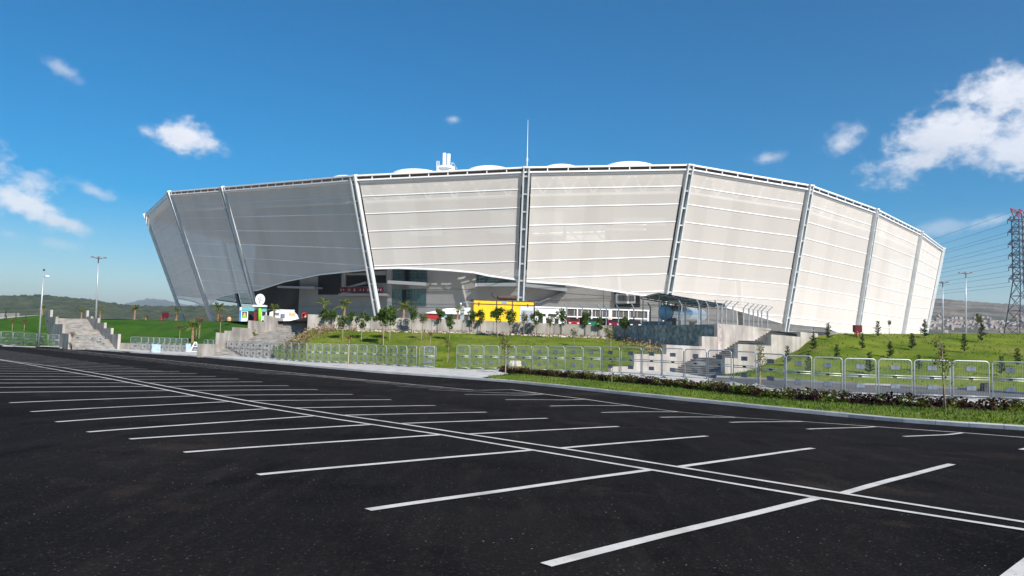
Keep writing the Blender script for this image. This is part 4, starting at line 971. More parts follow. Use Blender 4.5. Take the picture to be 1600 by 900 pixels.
a = tp - V((0, 0, .7)); m = MB(); m.tube([a, a + V((.35, -.1, .1))], .04, 6); m.build('arm', 'galv', t); m = MB(); c = a + V((.62, -.18, .08)); m.lathe(c, [(.01, -.09), (.3, -.08), (.34, 0), (.22, .10), (.01, .14)], 10)
m.build('lamp_head', 'white', t, smooth=True)
# pale blue wheeled box by the kerb
P = lot(243, 552.3, .01); t = thing('utility_box', P, 'pale blue box on small black feet standing at the kerb edge', 'box'); m = MB(); w_, h_ = .98, 1.02; yx = V((.85, .5, 0)).normalized(); yy = V((-yx.y, yx.x, 0)); up = V((0, 0, 1))
poly = [(-.5, .14), (.5, .14), (.53, .4), (.49, .75), (.53, 1.1), (-.53, 1.14), (-.48, .75), (-.53, .4)]; m.prism([P + yx * (x * w_) + up * (z * h_) - yy * .4 for x, z in poly], yy * .8); m.build('body', 'paleblue', t)
m = MB(); m.box(P - yx * .57 + up * .62, (.06, .84, .98), (yx, yy, up)); m.build('side_panel', 'blue', t); bpy.data.objects[t.name].children[-1].data.materials[0] = MT['steelgrey']
for sx in (-1, 1): m = MB(); m.box(P + yx * .38 * sx - yy * .3 + up * .07, (.14, .14, .16), (yx, yy, up)); m.box(P + yx * .38 * sx + yy * .3 + up * .07, (.14, .14, .16), (yx, yy, up)); m.build('foot', 'black', t)
# white folded trestle
P = lot(304.5, 550.3, .155); t = thing('folding_trestle', P, 'white folded trestle board with two dark triangles between the barrier rows', 'trestle'); yx = V((.9, .44, 0)).normalized(); yy = V((-yx.y, yx.x, 0)); m = MB()
for sg in (-1, 1): m.beam(P + yx * .62 * sg, P + up * 1.35 + yx * .06 * sg, .16, .10, up=yy)
for z, w2 in ((.1, .58), (.75, .30)): m.beam(P + yx * -w2 + up * z, P + yx * w2 + up * z, .1, .14, up=yy)
m.build('frame', 'plate_w', t)
for z, s_ in ((.25, .34), (.95, .24)): m = MB(); c = P + up * z - yy * .07; m.prism([c - yx * s_, c + yx * s_, c + up * s_ * .9], yy * .03); m.build('triangle', 'steelgrey', t)
m = MB(); m.prism([P + yx * -1.1 + up * .0 + yy * .3, P + yx * -.5 + yy * .3, P + yx * -.5 + up * 1.1 + yy * .3, P + yx * -1.1 + up * 1.1 + yy * .3], yy * .1); m.build('board', 'paleblue', t)
# hydrants with hose cabinets
def hydrant(P, label, s=1.0, refl=1):
    t = thing('fire_hydrant', P, label, 'hydrant', 'fire hydrants with hose cabinets'); m = MB(); m.tube([P - V((0, 0, .2)), P + V((0, 0, .62)) * s], .12 * s, 10); m.lathe(P + V((0, 0, .62)) * s, [(.18 * s, 0), (.18 * s, .07 * s), (.1 * s, .2 * s), (.01, .24 * s)], 10); m.tube([P + V((0, 0, .5)) * s, P + V((.34 * refl, 0, .62)) * s, P + V((.5 * refl, 0, .55)) * s], .06 * s, 8); m.build('body', 'red', t, smooth=True)
    m = MB(); c = P + V((.42 * refl, .5, 1.15)) * s; c.y = P.y + .5; m.box(c, (1.05 * s, .35, .95 * s)); m.box(c + V((0, -.19, 0)), (.9 * s, .03, .8 * s)); m.tube([P + V((.1 * refl, .5, 0)), c + V((-.35 * s * refl, 0, -.45 * s))], .045, 6); m.tube([P + V((.75 * refl * s, .5, 0)), c + V((.35 * s * refl, 0, -.45 * s))], .045, 6); m.build('hose_cabinet', 'oxblood', t)
    return t
hydrant(onbank('right', 1339, 526.8), 'red hydrant pipe with dark red hose cabinet on the crest of the right bank', .68)
hydrant(atY(252, 502, 120), 'bright red hydrant with hose cabinet on the crest of the dark left bank', .9)
# ------------------------------------------------------------------ yard behind the wall
PZ = 3.62
def ground_at(px, Y): d = ray(px, 500); return V((d.x / d.y * Y, Y, PZ))
def zpix(px, py, Y): return atY(px, py, Y).z
# yellow generator container
a, b = ground_at(738, 91.5), ground_at(835, 93.0); ax = (b - a).normalized(); ay = V((-ax.y, ax.x, 0)); W_ = (b - a).length; HC = zpix(738, 467.5, 91.5) - PZ
t = thing('generator_container', a, 'yellow generator container with dark frame posts and a rusty silencer on top', 'generator')
Pc = lambda x, y, z: a + ax * x + ay * y + up * z
def cbox(mb, x0, x1, y0, y1, z0, z1, mi=0): mb.box(Pc((x0 + x1) / 2, (y0 + y1) / 2, (z0 + z1) / 2), (x1 - x0, y1 - y0, z1 - z0), (ax, ay, up), mi)
m = MB(); cbox(m, .06, W_ - .06, .04, 2.6, .15, HC - .05); m.build('body', 'yellow', t)
m = MB(); cbox(m, 0, W_, 0, 2.65, HC - .12, HC); cbox(m, 0, W_, 0, 2.65, 0, .15); cbox(m, .0, W_, .01, .06, HC - .62, HC - .50)
for x in (0, W_ * .375, W_ * .63, W_ - .12): cbox(m, x, x + .13, 0, .1, .1, HC)
m.build('frame', 'rust', t)
m = MB(); cbox(m, W_ * .765, W_ - .14, .0, .05, .15, HC - .66); lv = m.build('vent_panel', 'louvre', t); m = MB()
for k in range(12): cbox(m, W_ * .78, W_ - .2, -.02, .0, .3 + k * .145, .36 + k * .145)
m.build('louvre_slat', 'plate', lv)
for x0, x1 in ((W_ * .40, W_ * .505), (W_ * .51, W_ * .62)):
    m = MB(); cbox(m, x0, x1, .0, .05, .22, HC - .68); d_ = m.build('door', 'yellow', t); m = MB(); cbox(m, x1 - .12, x1 - .08, -.04, .0, 1.0, 1.35); m.build('handle', 'black', d_)
for x in (W_ * .09, W_ * .88): m = MB(); cbox(m, x, x + .12, -.03, .04, HC - .78, HC - .35); m.build('latch', 'rust', t)
m = MB(); cbox(m, W_ * .46, W_ * .545, .0, .04, HC - .40, HC - .24); pl_ = m.build('name_plate', 'teal', t); m = MB()
for k in range(3): cbox(m, W_ * .472 + k * .19, W_ * .472 + k * .19 + .12, -.02, .0, HC - .37, HC - .27)
m.build('plate_marking', 'blue', pl_)
m = MB(); z = HC + .42; m.tube([Pc(W_ * .42, 1.2, z), Pc(W_ * .72, 1.2, z)], .30, 12); 
for x in (.47, .67): cbox(m, W_ * x, W_ * x + .1, 1.0, 1.4, HC, HC + .2)
m.build('silencer', 'rust', t, smooth=False); m = MB(); m.tube([Pc(W_ * .42, 1.2, z), Pc(W_ * .385, 1.2, z - .12), Pc(W_ * .355, 1.2, z + .08), Pc(W_ * .325, 1.2, z + .42), Pc(W_ * .335, 1.2, z + .60), Pc(W_ * .36, 1.2, z + .66)], .09, 8); m.build('exhaust_pipe', 'rust', t, smooth=True)
# grey switch cabinet with lamps left of the generator
P = ground_at(722, 91); t = thing('switch_cabinet', P, 'tall grey switch cabinet with a white lamp head, left of the yellow generator', 'cabinet'); m = MB(); hh = zpix(722, 478, 91) - PZ; m.box(P + up * hh / 2, (.5, .45, hh)); m.box(P + V((0, -.24, hh / 2)), (.42, .03, hh - .3)); m.build('body', 'galv', t)
m = MB(); m.lathe(P + V((-.22, -.1, hh)), [(.04, 0), (.04, .12), (.17, .18), (.12, .36), (.01, .40)], 10); m.build('lamp_head', 'plate_w', t, smooth=True); m = MB(); m.tube([P + up * (hh + .45), P + up * (hh + .5) + V((1.6, 0, -.03))], .035, 6); m.build('conduit', 'galv', t)
# red and white trailer
a, b = ground_at(664, 98), ground_at(738, 99); ax = (b - a).normalized(); ay = V((-ax.y, ax.x, 0)); W_ = (b - a).length; t = thing('sales_trailer', a, 'low white roofed trailer with a red end panel behind the wall', 'trailer')
m = MB(); cbox(m, .2, W_, .3, 2.4, .1, 1.45); m.build('body', 'paleblue', t); m = MB(); cbox(m, .2, W_ * .34, .22, .3, .1, 1.42); m.build('end_panel', 'red', t)
m = MB(); h0, h1 = 1.48, zpix(738, 480.5, 99) - PZ; m.prism([Pc(-.2, 0, h0), Pc(W_, 0, h0), Pc(W_, 0, h1), Pc(W_ * .45, 0, h1 - .22)], ay * 2.6); m.build('roof', 'white', t); m = MB()
for x in (.46, .60, .78): cbox(m, W_ * x, W_ * x + .9, .24, .3, .75, 1.3)
m.build('window', 'bronze', t)
# glazed pavilion
a, b = ground_at(836, 103), ground_at(1013, 106); ax = (b - a).normalized(); ay = V((-ax.y, ax.x, 0)); W_ = (b - a).length; HT = zpix(890, 480.5, 104) - PZ
t = thing('glazed_pavilion', a, 'long low white pavilion with a band of bronze windows behind the wall', 'building'); X_ = lambda px: (px - 836) / 177 * W_
m = MB(); cbox(m, 0, X_(884), 0, .3, 0, HT - .05); cbox(m, 0, W_, 5.7, 6, 0, HT); m.build('wall', 'white', t); m = MB(); cbox(m, -.1, W_ + .1, -.15, 6.1, HT - .18, HT); m.build('roof', 'white', t)
m = MB(); cbox(m, X_(885), W_, .05, .2, HT - .2 - 1.02, HT - .2); wn = m.build('window_band', 'bronze', t); m = MB()
for px in range(885, 1013, 11): cbox(m, X_(px) - .025, X_(px) + .025, .02, .05, HT - 1.25, HT - .2)
m.build('mullion', 'louvre', wn); m = MB(); cbox(m, X_(885), W_, -.03, .22, HT - 1.36, HT - 1.22); m.build('sill', 'white', wn)
for px in (884, 900.5, 923, 952, 981, 1012): m = MB(); w_ = .5 if px == 952 else .16; cbox(m, X_(px) - w_ / 2, X_(px) + w_ / 2, -.12, .25, 0, HT - .2); m.build('post', 'white', t)
m = MB()
for x0, x1, z0, z1 in ((841, 848, .0, .9), (853, 861, .0, .75), (866, 872, .0, .9)): cbox(m, X_(x0), X_(x1), -.03, .0, z0 + .5, z1 + .5)
for x0, x1 in ((838, 852), (856, 869)): cbox(m, X_(x0), X_(x1), -.05, .0, 1.65, 2.0)
m.build('vent', 'dark', t); m = MB(); cbox(m, X_(885), W_, 5.5, 5.6, 0, HT - .3); m.build('back_wall', 'dark', t)
b_ = MB(); b_.box(Pc(X_(951.5), -.16, 1.0), (.16, .02, .9), (ax, ay, up), 1); b_.box(Pc(X_(951.5), -.16, 1.62), (.2, .02, .2), (ax, ay, up), 0); b_.build('post_notice', ['orange', 'plate'], t)
# parked cars, nose to the wall
def car():
    t = thing('parked_car', V((0, 0, 0)), 'x', 'car', 'cars parked behind the wall'); body = MB()
    prof = [(-2.0, .35), (-2.05, .75), (-1.75, .95), (-.9, 1.0), (-.35, 1.42), (.9, 1.45), (1.6, 1.05), (2.0, .95), (2.05, .4)]
    body.prism([V((-.84, y, z)) for y, z in prof], V((1.68, 0, 0))); body.build('body', 'red', t)
    g = MB(); g.quad(V((-.72, -.88, 1.03)), V((.72, -.88, 1.03)), V((.64, -.42, 1.40)), V((-.64, -.42, 1.40))); v_ = g.v
    for v__ in v_: v__ += V((0, -.03, .02))
    g.build('windscreen', 'dark', t)
    for s in (-1, 1): g = MB(); g.prism([V((s * .845, -.75, 1.02)), V((s * .845, 1.4, 1.05)), V((s * .845, .8, 1.38)), V((s * .845, -.30, 1.36))], V((s * .01, 0, 0))); g.build('side_window', 'dark', t)
    for s in (-1, 1):
        g = MB(); g.box((s * .6, -2.04, .68), (.34, .06, .14)); g.build('headlight', 'white', t)
        for y in (-1.3, 1.3): g = MB(); g.lathe((s * .76, y, .31), [(.01, -.1), (.31, -.1), (.31, .1), (.01, .1)], 14, 0, (V((0, 1, 0)), V((0, 0, 1)), V((1, 0, 0)))); g.build('wheel', 'tyre', t)
    return t
cst = Stock(car())
for px, Y, cm, lb in ((897, 97, 'red', 'red car nearest the yellow generator'), (927, 97.5, 'green_car', 'dark green car parked under the window band'), (958, 98, 'maroon', 'dark red car right of the broad white post'), (991, 98, 'black', 'black car parked at the right end of the pavilion')):
    o = cst.get(); o.location = ground_at(px, Y); o.rotation_euler = (0, 0, random.uniform(-.12, .12)); o['label'] = lb; o.scale = (.88, .9, .87)
    kids = [k for k in bpy.data.objects if k.parent == o and k.name.startswith('body')]
    if cm == 'green_car': MT.setdefault('green_car', mat('dark green paint', (.02, .14, .07), .3))
    for k in kids: k.data = k.data.copy(); k.data.materials[0] = MT[cm]
# security fence with cranked posts
A5 = wp[4]; B5 = wp[5]; fl0 = V((12.7 * KS, 51 * KS, 0)); fa = V((.75, .66, 0)).normalized(); fn = V((fa.y, -fa.x, 0))
def fencebase(px):
    best = None
    if px <= 962: line = [V((p.x, p.y, p.z)) for p in wp[:5]]
    elif px <= 1122: line = [A5, B5]
    else: q0 = fl0 - fn * 2.8 * KS; line = [V((q0.x + fa.x * s * KS, q0.y + fa.y * s * KS, H + (3.53 - H) * KS)) for s in (7.0, 10.6)] + [V((q0.x + fa.x * 15.4 * KS, q0.y + fa.y * 15.4 * KS, H + (3.36 - H) * KS))]
    for i in range(len(line) - 1):
        for k in range(41):
            p = line[i].lerp(line[i + 1], k / 40); e = abs(pix(p)[0] - px)
            if best is None or e < best[0]: best = (e, p)
    return best[1]
sf = thing('security_fence', fencebase(1064), 'tall fence of grey posts with cranked tops standing on the concrete wall', 'fence'); tops = []
for px in (884, 910, 937, 947, 968, 990, 1015, 1039, 1064.5, 1091, 1106, 1121.5, 1128, 1135.5, 1146, 1162, 1171, 1177.5, 1185, 1191, 1199.5):
    p = fencebase(px) + V((.0, .16, -.02)); hh = 1.95 if px < 1100 else 1.75; tp = p + up * hh; cr_ = tp + V((-.32 if px < 1123 else .48, -.15, .48)); tops.append((tp, cr_)); m = MB(); m.beam(p, tp, .12, .12); m.beam(tp - up * .03, cr_, .09, .09); m.build('post', 'steelgrey', sf)
m = MB()
for (a, c), (b, d) in zip(tops, tops[1:]):
    for f in (0, .5, 1): m.tube([a.lerp(c, f), b.lerp(d, f)], .014, 4)
    m.tube([a - up * .9, b - up * .9], .010, 4)
m.build('wire', 'steelgrey', sf)
# tank, plinth and shelter
c0 = atY(1040, 488, 80); axv = V((5.2, 6.9, 0)).normalized(); sx = V((axv.y, -axv.x, 0)); R_ = .86; LT = 9.4
t = thing('gas_tank', V((c0.x, c0.y, PZ)), 'horizontal pale blue and silver gas tank on saddles under the shelter', 'tank')
m = MB(); m.lathe(c0, [(R_ * math.cos(k * math.pi / 14), -.32 * math.sin(k * math.pi / 14)) for k in range(7, -1, -1)], 24, 0, (sx, up, axv)); m.build('end_dome', 'tankend', t, smooth=True)
m = MB(); m.lathe(c0, [(R_, 0), (R_, LT)] + [(R_ * math.cos(k * math.pi / 14), LT + .32 * math.sin(k * math.pi / 14)) for k in range(1, 8)], 28, 0, (sx, up, axv)); m.build('shell', 'tank', t, smooth=True)
m = MB(); m.lathe(c0, [(R_ + .015, -.03), (R_ + .04, .0), (R_ + .04, .12), (R_ + .015, .15)], 24, 0, (sx, up, axv)); m.build('rim_band', 'plate', t)
for s in (1.3, LT - 1.4): m = MB(); q = c0 + axv * s; m.box(V((q.x, q.y, (PZ + c0.z - .35) / 2)), (1.3, .3, c0.z - .35 - PZ), (sx, axv, up)); m.build('saddle', 'concrete', t)
m = MB(); q = c0 + axv * 2.6 + up * R_; m.tube([q, q + up * .3], .16, 10); m.tube([q + up * .2, q + up * .2 + axv * 1.4, q + axv * 1.5 - up * .02], .05, 6); m.build('valve', 'galv', t)
m = MB(); q = c0 - axv * .6; m.box(V((q.x - .6, q.y + .5, (PZ + 4.25) / 2)), (3.4, .35, 4.25 - PZ), (sx, axv, up)); tag(m.build('plinth_wall', 'concrete_rough', None), 'low rough concrete plinth wall in front of the tank end', 'wall')
RC = [atY(1001, 464.5, 87.5), atY(1029, 458, 75.5), atY(1133, 476, 68.4), atY(1092, 478.5, 83)]
t = thing('shelter', V((RC[0].x, RC[0].y, PZ)), 'open steel shelter with a sloping grey sheet roof over the tank', 'shelter'); m = MB(); m.prism(RC, up * .05); m.build('roof_sheet', 'roofsheet', t)
m = MB()
for k in range(9): m.beam(RC[0].lerp(RC[3], k / 8) - up * .06, RC[1].lerp(RC[2], k / 8) - up * .06, .08, .11)
for k in range(4): m.beam(RC[0].lerp(RC[1], k / 3) - up * .17, RC[3].lerp(RC[2], k / 3) - up * .17, .1, .12)
m.build('purlin', 'steelgrey', t)
def roofz(p):                                  # height of the roof plane above p
    n = (RC[1] - RC[0]).cross(RC[3] - RC[0]); return RC[0].z - (n.x * (p.x - RC[0].x) + n.y * (p.y - RC[0].y)) / n.z
for fx, fy in ((.03, .05), (.03, .95), (.35, .05), (.35, .95), (.68, .05), (.68, .95), (.97, .05), (.97, .95)):
    p = RC[0].lerp(RC[3], fx).lerp(RC[1].lerp(RC[2], fx), fy); z = roofz(p) - .2; m = MB(); m.beam(V((p.x, p.y, PZ - .1)), V((p.x, p.y, z)), .11, .11); m.build('post', 'louvre', t)
p = atY(1071, 472, 77); m = MB(); m.beam(V((p.x, p.y, PZ)), p, .14, .14); m.beam(p - V((1.6, -.8, .0)), p, .12, .16); tag(m.build('pipe_portal', 'white', None), 'white angled pipe frame standing between shelter and tank', 'frame')
# low railing at the head of the right stairs
rp = [atY(1236, 515, 73), atY(1247, 514.2, 73.6), atY(1258, 515.3, 74.3), atY(1272, 516, 75)]; m = MB()
for q in rp: m.tube([V((q.x, q.y, 2.9)), q], .035, 6)
m.tube(rp, .035, 6); m.tube([q - up * .35 for q in rp], .025, 6); tag(m.build('railing', 'steelgrey', None), 'short dark railing at the head of the right staircase', 'railing')
# booths at the head of the middle stairs
def frame_at(px0, px1, Y0, Y1):
    global a, ax, ay, W_
    a, b = ground_at(px0, Y0), ground_at(px1, Y1); ax = (b - a).normalized(); ay = V((-ax.y, ax.x, 0)); W_ = (b - a).length
frame_at(373.5, 416, 114, 115); HK = zpix(380, 480, 114) - PZ; t = thing('ticket_kiosk', a, 'white and teal kiosk with blue corner post and poster above the middle stairs', 'kiosk')
m = MB(); cbox(m, 0, .28, -.05, .4, 0, HK - .55); m.build('corner_post', 'blue', t); m = MB(); cbox(m, .28, 1.25, 0, .3, 0, HK - .5); m.build('poster_panel', 'white', t)
m = MB(); cbox(m, .42, 1.12, -.04, 0, .62, 1.55); po = m.build('poster', 'dark', t); m = MB(); cbox(m, .5, 1.02, -.06, -.04, .65, 1.0); m.build('poster_print', 'green', po); m = MB(); c = Pc(.78, -.06, 1.2); m.prism([c + ax * .2 * math.cos(k) + up * .24 * math.sin(k) for k in [j * .785 for j in range(8)]], -ay * .01); m.build('poster_figure', 'skin', po)
m = MB(); cbox(m, .0, W_ * .54, -.1, .5, HK - .55, HK); cbox(m, W_ * .80, W_, -.1, .5, HK - .6, HK - .12); m.build('header', 'teal', t); m = MB(); cbox(m, .05, .3, -.14, -.1, HK - .5, HK - .02); m.build('header_mark', 'white', t)
m = MB(); cbox(m, 1.25, W_, 1.8, 1.9, 0, HK - .3); m.build('back_wall', 'dark', t); m = MB(); cbox(m, W_ * .80, W_ * .83, 0, .2, 0, HK - .5); cbox(m, W_ * .97, W_, 0, .2, 0, HK - .5); m.build('post', 'white', t); m = MB(); cbox(m, W_ * .83, W_, .1, .3, .3, 1.0); m.build('counter', 'paleblue', t)
m = MB(); cbox(m, W_ * .52, W_ * .62, .6, .9, .1, 1.6); m.build('display_stand', 'maroon', t)
P = ground_at(405.5, 110.5); t = thing('disc_sign', P, 'round white sign with a small tree emblem on a lime green post', 'sign'); zb = zpix(405.5, 479.5, 110.5); m = MB(); m.tube([P, V((P.x, P.y, zb))], .24, 12); m.build('post', 'green', t, smooth=True)
m = MB(); m.box(V((P.x - .05, P.y, zb + .14)), (1.95, .9, .28)); m.build('base_plate', 'white', t); zc = zpix(405.5, 468, 110.5); m = MB(); Yv = (V((1, 0, 0)), V((0, 0, 1)), V((0, -1, 0))); m.lathe(V((P.x - .05, P.y, zc)), [(.01, -.12), (.70, -.12), (.70, .12), (.01, .12)], 28, 0, Yv); dsc = m.build('disc', 'white', t)
for v_ in dsc.data.vertices: v_.co.z = (v_.co.z - (zc - P.z)) * 1.22 + (zc - P.z)
random.seed(4); m = MB()
for k in range(26): w_ = random.uniform(0, 6.28); r_ = .42 * random.random() ** .5; c = V((P.x - .05 + r_ * math.cos(w_), P.y - .125, zc + .12 + r_ * math.sin(w_))); m.prism([c + V((-.045, 0, -.03)), c + V((.045, 0, -.03)), c + V((0, 0, .06))], V((0, -.01, 0)))
m.prism([V((P.x - .11, P.y - .125, zc - .62)), V((P.x + .01, P.y - .125, zc - .62)), V((P.x - .03, P.y - .125, zc)), V((P.x - .07, P.y - .125, zc))], V((0, -.01, 0))); m.build('emblem', 'rust', t)
frame_at(419, 468, 107, 108); HB = zpix(440, 483, 107) - PZ; t = thing('promotion_booth', a, 'white booth with a rounded sloping front carrying an orange emblem', 'booth')
m = MB(); prof = [(.3, .12), (W_ * .98, .12), (W_ * .97, .45), (W_ * .90, HB * .62), (W_ * .80, HB * .84), (W_ * .66, HB * .95), (W_ * .3, HB * .93), (.15, HB * .75), (.1, .4)]; m.prism([Pc(x, .25, z) for x, z in prof], ay * 2.0); m.build('shell', 'white', t); m = MB(); cbox(m, W_ * .45, W_ + .1, 0, 2.4, -.05, .12); m.build('floor_slab', 'white', t); m = MB(); cbox(m, W_ * .1, W_ * .80, 2.3, 2.5, HB * .86, HB * 1.03); m.build('back_board', 'paving', t)
m = MB()
for x0, x1, z0, z1 in ((.16, .34, .95, 1.35), (.38, .52, .55, 1.2)): cbox(m, W_ * x0, W_ * x1, .2, .25, z0, z1)
m.build('window', 'plate', t); m = MB()
for x0, x1, z0, z1 in ((.66, .70, .95, 1.5), (.70, .74, .88, 1.0), (.70, .74, 1.15, 1.27), (.74, .77, .92, 1.35), (.79, .82, .88, 1.4), (.82, .86, .88, 1.02), (.82, .86, 1.2, 1.34)): cbox(m, W_ * x0, W_ * x1, .2, .25, z0, z1)
m.build('emblem', 'orange', t)
frame_at(471, 479, 105, 105.2); t = thing('vending_frame', a, 'small red booth with a round ochre ornament, right of the white booth', 'booth'); hh = zpix(475, 488, 105) - PZ; m = MB(); cbox(m, 0, .12, 0, .5, 0, hh); cbox(m, W_ - .25, W_, 0, .5, 0, hh); cbox(m, 0, W_, 0, .5, hh - .25, hh); m.build('frame', 'red', t); m = MB(); cbox(m, .12, W_ - .25, .3, .45, 0, hh - .25); m.build('recess', 'dark', t); m = MB(); m.lathe(Pc(W_ * .7, -.2, .0), [(.01, 0), (.2, .05), (.26, .35), (.2, .62), (.1, .72), (.14, .85), (.01, 1.0)], 10); m.build('ornament', 'skin', t, smooth=True)
P = ground_at(358, 113); m = MB(); m.lathe(P + V((0, 0, .0)), [(.01, 0), (.28, .02), (.34, .35), (.22, .62), (.01, .7)], 10); tag(m.build('ornament_urn', 'skin', None), 'small ochre urn standing left of the teal kiosk', 'urn')
# ------------------------------------------------------------------ far land
random.seed(21)
def ridge(name, prof, Y, depth, m, step, amp, nrow=14, zfoot=-4):
    pxs = rng(prof[0][0], prof[-1][0], step); rows = []
    for i in range(nrow + 6):
        f = i / nrow; row = []
        for px in pxs:
            top = atY(px, lerp_tab(prof, px), Y); yy = Y - depth * (1 - f) if f <= 1 else Y + depth * (f - 1)
            k = math.sin(min(1, f) * math.pi / 2) if f <= 1 else math.cos((f - 1) / (6 / nrow) * math.pi / 2)
            z = zfoot + (top.z - zfoot) * k; x = top.x / Y * yy; q = V((x, yy, 0))
            z += amp * k * (mnoise.noise(q * (6 / depth)) * 2.0 * min(1, abs(1 - f) * 4) + .5 * mnoise.noise(q * (60 / depth)) + .45 * mnoise.noise(q * (160 / depth))); row.append(V((x, yy, z)))
        rows.append(row)
    b = MB(); b.grid(rows); return struct(b.build(name, m, smooth=False))
ridge('hill', [(-500, 480), (-200, 470), (0, 465), (40, 465.5), (80, 466), (100, 469), (125, 472.5), (150, 477), (165, 480), (200, 481.5), (260, 481), (330, 479), (420, 486), (600, 505)], 1900, 1000, 'forest', 1.6, 7, 26)
ridge('mountain', [(60, 500), (150, 485), (180, 480), (205, 473), (225, 469.5), (240, 468.5), (262, 470), (290, 477), (330, 481), (400, 487), (600, 505)], 11500, 3500, 'mountain', 3, 40)
ridge('hill', [(1150, 520), (1330, 486), (1400, 477), (1440, 474.5), (1475, 475.5), (1500, 477.5), (1530, 478.5), (1560, 480), (1600, 482), (1700, 488), (1950, 478), (2300, 500)], 4200, 2600, 'scrub', 2, 7, 24)
m = MB(); dgp = None; hillr = bpy.data.objects['hill.001']; bpy.context.view_layer.update()
for k in range(260):
    px = random.uniform(1425, 1760); py = 505 + random.gauss(0, 5.5) + (px - 1500) * .012
    r_ = ray(px, py); o0 = V((0, 0, H)); hit, loc, nrm, fi = hillr.ray_cast(o0, r_.normalized())
    if hit: s = random.uniform(5, 11); m.box(loc + V((0, 0, random.uniform(1, 3))), (s, random.uniform(6, 10), random.uniform(4, 9)))
tag(m.build('hillside_houses', 'house', None), kind='stuff')
hl = bpy.data.objects['hill']; r_ = ray(80.5, 466.6); q = atY(80.5, 465.2, 1860); t = thing('hilltop_house', q - V((0, 0, 8)), 'tiny red roofed house on the forested ridge behind the street lamp', 'house'); m = MB(); m.box(q - V((0, 0, 4)), (13, 9, 9)); m.build('wall', 'house', t); m = MB(); m.prism([q + V((-8, -6, .4)), q + V((8, -6, .4)), q + V((0, -6, 4))], V((0, 12, 0))); m.build('roof', 'red', t)
# ------------------------------------------------------------------ pylon and lines
YP = 310; base = atY(1599, 519, YP); base.z = 0; t = thing('pylon', base, 'tall dark lattice power pylon with a red and white peak at the right edge', 'pylon')
zt_ = atY(1599, 330, YP).z; zw = atY(1599, 439, YP).z; z0 = 0; hw0, hw1 = (1599 - 1577) / FPX * YP, (1599 - 1590.5) / FPX * YP
hw = lambda z: hw0 + (hw1 - hw0) * (z - z0) / (zw - z0) if z < zw else hw1
m = MB(); lv = [z0 + (zw - z0) * k / 5 for k in range(6)] + [zw + (zt_ - 4 - zw) * k / 9 for k in range(1, 10)]
cn = lambda z, i: V((base.x + hw(z) * (1 if i in (1, 2) else -1), base.y + hw(z) * (1 if i > 1 else -1), z))
for za, zb in zip(lv, lv[1:]):
    for i in range(4):
        j = (i + 1) % 4; big = za < zw; m.beam(cn(za, i), cn(zb, i), .34, .34); m.beam(cn(za, i), cn(zb, j), .16, .16); m.beam(cn(za, j), cn(zb, i), .16, .16); m.beam(cn(zb, i), cn(zb, j), .2, .2)
m.build('tower', 'pylon', t); arms = []
for k, py in enumerate((344, 363, 382, 400, 418, 436)):
    z = atY(1590, py, YP).z
    for sg in (-1, 1):
        r_ = (14.2 - .25 * k) if k < 5 else 14.4; tip = V((base.x + sg * (hw1 + r_ * .30), base.y - .0, z)); 
        tip = V((base.x + sg * 5.6, base.y, z)); arms.append((sg, tip)); m = MB()
        for q in (-1, 1): m.beam(V((base.x + sg * hw1, base.y + q * hw1, z)), tip, .25, .25); m.beam(V((base.x + sg * hw1, base.y + q * hw1, z + 2.2)), tip, .2, .2); m.beam(V((base.x + sg * hw1, base.y + q * hw1, z + 2.2)), V((base.x + sg * (hw1 + 1.6), base.y + q * hw1 * .5, z)), .16, .16)
        m.tube([tip, tip - up * 1.6], .16, 5); m.build('arm', 'pylon', t)
m = MB(); zz = atY(1590, 339, YP).z; pk = V((base.x, base.y, zt_ + 1))
for sg in (-1, 1):
    tip = V((base.x + sg * 4.3, base.y, zt_ + 1.2))
    for q in (-1, 1): m.beam(V((base.x + sg * hw1 * .6, base.y + q * 1.5, zz - 1)), tip, .28, .28); m.beam(V((base.x - sg * hw1 * .6, base.y + q * 1.5, zt_ - 1)), tip, .22, .22)
    m.beam(V((base.x, base.y, zz)), V((base.x + sg * 2.6, base.y, zt_ + .4)), .22, .22)
for i in range(4): m.beam(cn(zw + (zt_ - 4 - zw), i), V((base.x, base.y, zt_ + 1)), .3, .3)
m.build('peak', 'pylonred', t)
fp = atY(1137, 455, 1000); w_all = [(sg, tip - up * 1.6) for sg, tip in arms] + [(0, V((base.x, base.y, zt_ + 1)))]
for k, (sg, tip) in enumerate(w_all):
    end = fp + V((sg * 9, 0, (tip.z - zw) * .25)); m = MB(); n = 24; m.tube([tip.lerp(end, i / n) - up * (10 * 4 * (i / n) * (1 - i / n)) for i in range(n + 1)], .05, 4, cap=False); o = m.build('conductor', 'pylon', t)
#WORLD
# ------------------------------------------------------------------ light, sky and air
SUN_AZ, SUN_EL = rad(33.5), rad(38)                      # azimuth to the right of straight behind the camera
S = V((math.sin(SUN_AZ) * math.cos(SUN_EL), -math.cos(SUN_AZ) * math.cos(SUN_EL), math.sin(SUN_EL)))
ld = bpy.data.lights.new('sun', 'SUN'); ld.energy = 4.5; ld.angle = rad(.5); ld.color = (1, .95, .88)
lo_ = bpy.data.objects.new('sun', ld); col.objects.link(lo_); lo_.rotation_euler = S.to_track_quat('Z', 'Y').to_euler()
w = bpy.data.worlds.new('World'); sc.world = w; w.use_nodes = True; nt = w.node_tree; N = nt.nodes.new; L = nt.links.new
bg = nt.nodes['Background']; sky = N('ShaderNodeTexSky'); sky.sky_type = 'NISHITA'; sky.sun_disc = False
sky.sun_elevation = SUN_EL; sky.sun_rotation = math.atan2(S.x, S.y); sky.altitude = 50; sky.air_density = 1.0; sky.dust_density = .25; sky.ozone_density = 3.0
